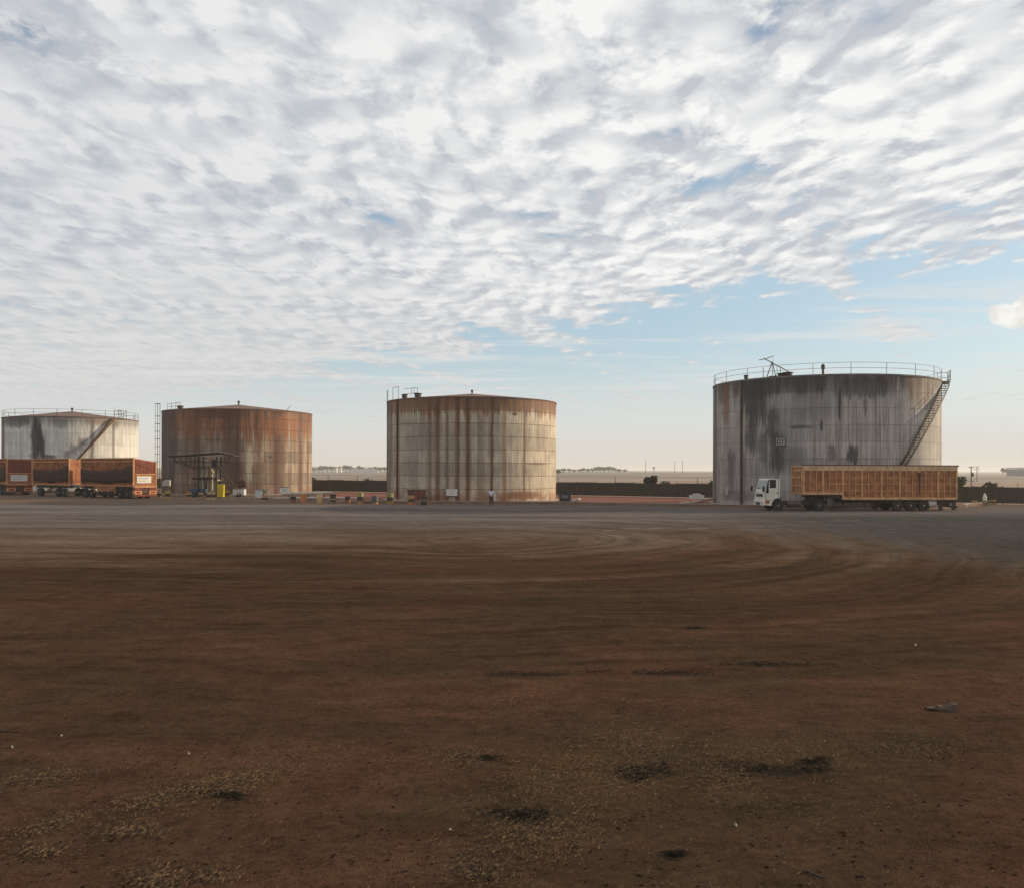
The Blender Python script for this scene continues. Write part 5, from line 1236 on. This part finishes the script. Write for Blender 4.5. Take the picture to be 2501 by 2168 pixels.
V = [(0, 0, .95), (0, 0, 1.12), (0, .005, 1.30), (0, .01, 1.43), (0, .0, 1.52), (0, -.012, 1.60), (0, -.012, 1.70)]
Rd = [(.155, .11), (.145, .105), (.165, .115), (.12, .085), (.056, .056), (.085, .098), (.078, .095)]
E = [(0, 1), (1, 2), (2, 3), (3, 4), (4, 5), (5, 6)]
def addv(p, r, parent): V.append(p); Rd.append(r); E.append((parent, len(V)-1)); return len(V)-1
for s in (-1, 1):
    sh = addv((s*.19, .01, 1.42), .062, 3); el = addv((s*.245, .04, 1.13), .044, sh); wr = addv((s*.25, -.02 if s > 0 else -.05, .88), .030, el)
    pm = addv((s*.25, -.03 if s > 0 else -.06, .80), (.042, .022), wr)
    yb_ = V[pm][1]
    for k, (dy, ln) in enumerate(((-.030, .075), (-.010, .085), (.010, .08), (.030, .062))):
        f1 = addv((s*.25 - s*.004, yb_ + dy, .765), .0095, pm); f2 = addv((s*.247 - s*.012, yb_ + dy*1.05, .765-ln*.5), .0085, f1); addv((s*.24 - s*.02, yb_ + dy*1.05, .765-ln), .007, f2)
    t1_ = addv((s*.232, yb_-.045, .815), .011, pm); addv((s*.222, yb_-.062, .775), .009, t1_)
    hp = addv((s*.095, 0, .88), .098, 0); kn = addv((s*.105, -.02 if s > 0 else .01, .49), .060, hp); an = addv((s*.115, .02 if s > 0 else .03, .09), .040, kn); addv((s*.13, -.10, .045), (.042, .034), an)
body = skinmesh('body', V, E, Rd, skin, per)
# head features
hd = MB(); hd.lathe([(0, -.03), (.018, -.02), (.013, .0), (0, .02)], 8, (0, -.115, 1.645)); hd.build('nose', skin, body, smooth=True)
for s in (-1, 1):
    MB().lathe([(0, -.03), (.014, -.015), (.016, .01), (0, .03)], 8, (s*.086, .0, 1.655)).build('ear', skin, body, smooth=True)
    MB().lathe([(0, -.008), (.010, 0), (0, .008)], 8, (s*.032, -.103, 1.672)).build('eye', hairm, body)
MB().box(-.025, .025, -.112, -.100, 1.592, 1.600).build('mouth', drm, body)
hr = MB(); n = 14
vs = []
for j in range(5):
    a = PI/2*j/4
    for k in range(n):
        t = 2*PI*k/n; r = math.cos(a); back = .5 + .5*math.sin(t)
        vs.append((.094*r*math.cos(t), .005 + .112*r*math.sin(t), 1.70 - .075*back*(1-j/4) + .098*math.sin(a)))
hr.add(vs, [(j*n+k, j*n+(k+1) % n, (j+1)*n+(k+1) % n, (j+1)*n+k) for j in range(4) for k in range(n)]); hr.build('hair', hairm, per, smooth=True)
sv = [(0, 0, .93), (0, 0, 1.12), (0, .005, 1.30), (0, .01, 1.45)]; sr_ = [(.175, .125), (.165, .122), (.185, .132), (.105, .09)]; se = [(0, 1), (1, 2), (2, 3)]
for s in (-1, 1):
    sv += [(s*.19, .01, 1.425), (s*.232, .03, 1.20)]; sr_ += [.078, .064]; k = len(sv)-2; se += [(3, k), (k, k+1)]
skinmesh('shirt', sv, se, sr_, shirt, per)
tv = [(0, 0, .97)]; trd = [(.165, .122)]; te = []
for s in (-1, 1):
    tv += [(s*.095, 0, .86), (s*.105, -.02 if s > 0 else .01, .49), (s*.115, .02 if s > 0 else .03, .10)]; trd += [.112, .082, .068]; k = len(tv)-3; te += [(0, k), (k, k+1), (k+1, k+2)]
skinmesh('trousers', tv, te, trd, trous, per)
for s in (-1, 1):
    MB().add([(s*.13+dx, dy, dz) for dx, dy, dz in ((-.05, .07, 0), (.05, .07, 0), (.055, -.16, 0), (-.045, -.16, 0), (-.04, .06, .10), (.04, .06, .10), (.04, -.02, .09), (-.04, -.02, .09), (.045, -.15, .05), (-.035, -.15, .05))],
             [(0, 1, 2, 3), (4, 5, 6, 7), (7, 6, 8, 9), (0, 4, 5, 1), (3, 9, 8, 2), (1, 5, 6), (1, 6, 8), (1, 8, 2), (0, 7, 4), (0, 9, 7), (0, 3, 9)]).build('shoe', shoem, per, bevel=.008)
# ---------------------------------------------------------------- trees, poles and buildings beyond the fence
rt = random.Random(21)
def leafmat(name, c1, c2):
    m, g, b = newmat(name); n = g.noise(g.coord('Object'), 2.0, 4, .6); oi = g.N.new('ShaderNodeObjectInfo').outputs['Random']
    c = g.mix(g.mr(n, .35, .65), c1, c2); fin(g, b, g.mix(g.mul(oi, .4), c, (0.05, 0.055, 0.04, 1)), .9, spec=.1); return m
lf_g = leafmat('dull_green_leaves', (0.035, 0.05, 0.02, 1), (0.075, 0.095, 0.035, 1)); lf_d = leafmat('dark_leaves', (0.028, 0.032, 0.022, 1), (0.055, 0.055, 0.038, 1)); lf_h = leafmat('haze_paled_leaves', (0.07, 0.08, 0.065, 1), (0.13, 0.135, 0.11, 1))  # third leaf set is greyed and lightened, distance haze put into its colour
barkm = worn('grey_bark', (0.09, 0.07, 0.055, 1), (0.06, .045, .035, 1), 3)
def tree_parts(t, h, w, kind, leaf, nl, ls_, trunk_f=.35, flat=1.0):
    tb = MB(); tb.tube((0, 0, 0), (w*.02, 0, h*trunk_f), w*.05, w*.035, n=7)
    limbs = []
    for k in range(6):
        a = 2*PI*k/6 + rt.random(); e = Vector((math.cos(a)*w*.3*rt.uniform(.6, 1), math.sin(a)*w*.3*rt.uniform(.6, 1), h*rt.uniform(.55, .85)))
        tb.tube((w*.02, 0, h*trunk_f*.95), e, w*.025, w*.01, n=5); limbs.append(e)
    tb.build('trunk', barkm, t)
    cr = MB(); cl = limbs + [Vector((rt.uniform(-.2, .2)*w, rt.uniform(-.2, .2)*w, h*rt.uniform(.6, .9))) for _ in range(6)]
    for _ in range(nl):
        c = rt.choice(cl); rr = w*.20*rt.random()**.4
        v = Vector((rt.gauss(0, 1), rt.gauss(0, 1), rt.gauss(0, 1)*flat)).normalized()*rr*Vector((1, 1, 1)).length/1.73
        p = c + v; p.z = min(p.z, h)
        a = Vector((rt.gauss(0, 1), rt.gauss(0, 1), rt.gauss(0, 1))).normalized(); b = a.cross(Vector((rt.gauss(0, 1), rt.gauss(0, 1), rt.gauss(0, 1)))).normalized()
        s = ls_*rt.uniform(.6, 1.3)
        cr.add([p-a*s, p+b*s*.6, p+a*s, p-b*s*.6], [(0, 1, 2, 3)])
    cr.build('crown', leaf, t, fix=False)
def tree(name, label, px, pyb, Y, hpx, wpx, leaf, nl=700, group=None, zb=None, flat=1.0, trunk_f=.35):
    c = at(px, pyb, Y); h = hpx/F*Y; w = wpx/F*Y
    t = thing(name, label, 'tree' if name != 'bush' else 'bush', (c.x, Y, c.z if zb is None else zb), rt.uniform(0, 6), group)
    if zb is not None: h = h + (c.z - zb)
    tree_parts(t, h, w, name, leaf, nl, max(.10, w*.06), trunk_f, flat); return t
tree('tree', 'round domed grey tree rising just above the fence left of the grey tank', 1591, 1179, 155, 17, 44, lf_d, 1600, zb=0.0, trunk_f=.2)
tree('bush', 'low bush beside the domed tree above the fence', 1625, 1180, 160, 6, 34, lf_h, 500, zb=0)
tree('bush', 'small bush hugging the left edge of the grey tank above the fence', 1737, 1180, 150, 8, 22, lf_g, 300, zb=0)
tree('tree', 'green bushy tree just behind the rear end of the long trailer', 2332, 1188, 122, 24, 56, lf_g, 1500, zb=0, trunk_f=.3)
tree('tree', 'dark flat topped tree above the fence at far right', 2421, 1188, 150, 12, 36, lf_d, 700, zb=0, flat=.35, trunk_f=.6)
tree('bush', 'small dark bush left of the flat topped tree at far right', 2402, 1188, 148, 8, 10, lf_d, 200, zb=0)
tree('bush', 'grey bush beside the brown tank above the fence', 767, 1172, 165, 10, 22, lf_d, 300, zb=0)
tree('bush', 'low brown bush above the fence left of the striped tank', 900, 1174, 165, 6, 40, lf_h, 300, zb=0)
tree('bush', 'grey bush touching the right edge of the striped tank', 1363, 1153, 700, 6, 24, lf_h, 250, zb=0)
# far tree lines: one prototype of each form, copied
fp_ = []
def far_tree(px, hpx, wpx, Y, lab, grp):
    c = at(px, 1149, Y); h = hpx/F*Y; w = wpx/F*Y
    if len(fp_) < 4:
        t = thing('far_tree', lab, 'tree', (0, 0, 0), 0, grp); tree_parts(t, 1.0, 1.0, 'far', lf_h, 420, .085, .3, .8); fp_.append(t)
    else: t = copy_tree(rt.choice(fp_)); t['label'] = lab; t['group'] = grp
    t.location = (c.x, Y, -.3); t.scale = (w, w, h + c.z + .3); t.rotation_euler = (0, 0, rt.uniform(0, 6))
la = 'hazy grey tree in the far tree line between the brown and striped tanks'; ga = 'far trees between brown and striped tanks'
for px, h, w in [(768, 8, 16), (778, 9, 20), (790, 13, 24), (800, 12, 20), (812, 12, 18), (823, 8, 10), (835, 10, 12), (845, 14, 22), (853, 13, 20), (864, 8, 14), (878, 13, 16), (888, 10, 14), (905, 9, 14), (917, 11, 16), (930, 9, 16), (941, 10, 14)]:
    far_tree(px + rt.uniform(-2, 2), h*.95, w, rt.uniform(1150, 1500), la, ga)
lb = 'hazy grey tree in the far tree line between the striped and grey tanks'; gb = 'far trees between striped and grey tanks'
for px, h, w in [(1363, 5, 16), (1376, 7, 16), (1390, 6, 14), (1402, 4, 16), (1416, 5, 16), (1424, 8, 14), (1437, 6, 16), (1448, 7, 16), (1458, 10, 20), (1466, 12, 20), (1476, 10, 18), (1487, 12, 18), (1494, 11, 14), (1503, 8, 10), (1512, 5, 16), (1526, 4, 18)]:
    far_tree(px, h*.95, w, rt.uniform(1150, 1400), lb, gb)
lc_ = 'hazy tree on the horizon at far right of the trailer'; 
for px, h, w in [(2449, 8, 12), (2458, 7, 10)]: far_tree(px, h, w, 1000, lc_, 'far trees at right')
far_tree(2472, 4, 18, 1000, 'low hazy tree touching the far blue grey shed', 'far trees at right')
# far pale sheds and walls among the trees
shed = worn('far_pale_wall', (0.60, 0.58, 0.54, 1), (0.52, .50, .47, 1), .05); roofsh = worn('far_roof', (0.20, .15, .13, 1), (.25, .2, .17, 1), .05)
def house(px0, px1, ptop, pbot, Y, label, wall=shed, roof=roofsh, cat='building', depth=8):
    a, b = at(px0, pbot, Y), at(px1, ptop, Y); w = (b.x-a.x); t = thing('far_building', label, cat, ((a.x+b.x)/2, Y, 0)); zt = b.z
    MB().box(-w/2, w/2, 0, depth, -1.5, zt*.72).build('wall', wall, t)
    MB().prism([(-w/2-.3, zt*.72+.01), (w/2+.3, zt*.72+.01), (w/2*.9, zt), (-w/2*.9, zt)], -.3, depth+.3).build('roof', roof, t)
house(816, 822, 1139, 1148, 1300, 'small white house between far trees, left gap')
house(826, 833, 1138, 1147, 1350, 'second small white house among far trees, left gap')
house(856, 924, 1144.5, 1149, 1250, 'long low white wall below the far trees in the left gap', shed, shed, 'wall', 4)
silo = worn('blue_grey_sheet_steel', (0.16, .18, .21, 1), (.20, .22, .25, 1), .1)
house(2481, 2530, 1141, 1157, 780, 'blue grey shed on the horizon at right edge', silo, worn('pale_sheet_roof', (.42, .42, .41, 1), (.36, .36, .36, 1), .1), depth=14)
# water tower and far pole
c = at(1597, 1144, 1500); t = thing('water_tower', 'tiny far water tower on the horizon above the domed tree', 'tower', (c.x, 1500, 0))
z0 = at(1597, 1139.5, 1500).z; MB().lathe([(0, z0-3.2), (2.0, z0-3), (2.0, z0), (0, z0+.6)], 12).build('cistern', silo, t)
lg = MB(); [lg.bar((x, y, -1), (x*.9, y*.9, z0-3.1), .4) for x in (-1.4, 1.4) for y in (-1.4, 1.4)]; lg.build('leg', silo, t)
polem = worn('weathered_pole', (0.11, .10, .095, 1), (.15, .135, .12, 1), 1)
def pole(px, ptop, pbot, Y, label, arms, thick=.16, extra=None):
    a, b = at(px, pbot, Y), at(px, ptop, Y); t = thing('utility_pole', label, 'pole', (a.x, Y, 0)); MB().tube((0, 0, 0), (0, 0, b.z), thick, thick*.7, n=8).build('pole', polem, t)
    for z, w in arms:
        z = at(px, z, Y).z; o = MB().bar((-w, 0, z), (w, 0, z), .12); [o.tube((x, 0, z), (x, 0, z+.25), .05, n=6) for x in (-w*.9, -w*.4, w*.4, w*.9)]; o.build('cross_arm', polem, t)
    if extra: MB().lathe([(.0, 0), (.30, .05), (.34, .3), (.34, .75), (.2, .85), (0, .9)], 12, (0.25, 0, at(px, extra, Y).z)).build('transformer', steel_d, t)
    return t
pole(2372, 1139, 1187, 210, 'utility pole with a dark transformer beyond the fence at right', [(1141, .55), (1174, .9)], .15, 1163)
pole(2386, 1139, 1187, 320, 'utility pole with two cross arms right of the transformer pole', [(1139.5, .75), (1146, 1.1)], .15)
pole(2435, 1176, 1187, 108, 'short dark post above the fence beside the flat topped tree', [], .06)
pole(2486, 1178, 1187, 106, 'short pale post above the fence near the right edge', [], .05)
for i, px in enumerate((1577, 1648, 1667)):
    pole(px, 1124, 1150, 1300, ['thin far pole left of the water tower', 'thin far pole in the haze left of the grey tank', 'thin far pole nearest the grey tank on the horizon'][i], [(1128, 2.5)], .45)
# birds
birdm, g_, b_ = newmat('dark_feathers'); fin(g_, b_, (0.03, .03, .03, 1), .9)
def bird(px, py, span, label, Y=160):
    c = at(px, py, Y); t = thing('bird', label, 'bird', c, px*.37, 'birds high in the sky'); s = span
    MB().lathe([(0, -s*.30), (s*.06, -s*.2), (s*.075, 0), (s*.05, s*.15), (s*.045, s*.22), (0, s*.30)], 8, (0, 0, 0), 'x').build('body', birdm, t)
    for k in (-1, 1):
        w = MB(); w.add([(-s*.12, k*s*.05, 0), (s*.12, k*s*.05, 0), (s*.10, k*s*.28, s*.12), (-s*.06, k*s*.28, s*.12), (0, k*s*.52, s*.05), (-s*.12, k*.05*s, -.02*s), (s*.12, k*s*.05, -.02*s)], [(0, 1, 2, 3), (3, 2, 4), (5, 6, 1, 0)]); o = w.build('wing', birdm, t); o.modifiers.new('thickness', 'SOLIDIFY').thickness = .012
    MB().add([(-s*.25, 0, 0), (-s*.45, s*.08, 0), (-s*.45, -s*.08, 0), (-s*.3, 0, .02)], [(0, 1, 2), (0, 1, 3), (0, 2, 3), (1, 2, 3)]).build('tail', birdm, t)
bird(523, 75, .50, 'dark bird high up near the top, left of the middle'); bird(289, 672, .42, 'dark bird in grey cloud above the gap between trailers and brown tank'); bird(625, 909, .36, 'dark bird low over the right side of the brown tank')
bird(28, 868, .34, 'dark bird at the left edge above the white tank'); bird(22, 883, .30, 'smaller dark bird just below another at the left edge'); bird(573, 937, .24, 'tiny dark bird over the middle of the brown tank'); bird(1317, 692, .28, 'tiny dark bird in the middle of the cloud edge'); bird(1568, 732, .28, 'tiny dark bird above the gap left of the grey tank')

# low hazy rise far beyond the fields
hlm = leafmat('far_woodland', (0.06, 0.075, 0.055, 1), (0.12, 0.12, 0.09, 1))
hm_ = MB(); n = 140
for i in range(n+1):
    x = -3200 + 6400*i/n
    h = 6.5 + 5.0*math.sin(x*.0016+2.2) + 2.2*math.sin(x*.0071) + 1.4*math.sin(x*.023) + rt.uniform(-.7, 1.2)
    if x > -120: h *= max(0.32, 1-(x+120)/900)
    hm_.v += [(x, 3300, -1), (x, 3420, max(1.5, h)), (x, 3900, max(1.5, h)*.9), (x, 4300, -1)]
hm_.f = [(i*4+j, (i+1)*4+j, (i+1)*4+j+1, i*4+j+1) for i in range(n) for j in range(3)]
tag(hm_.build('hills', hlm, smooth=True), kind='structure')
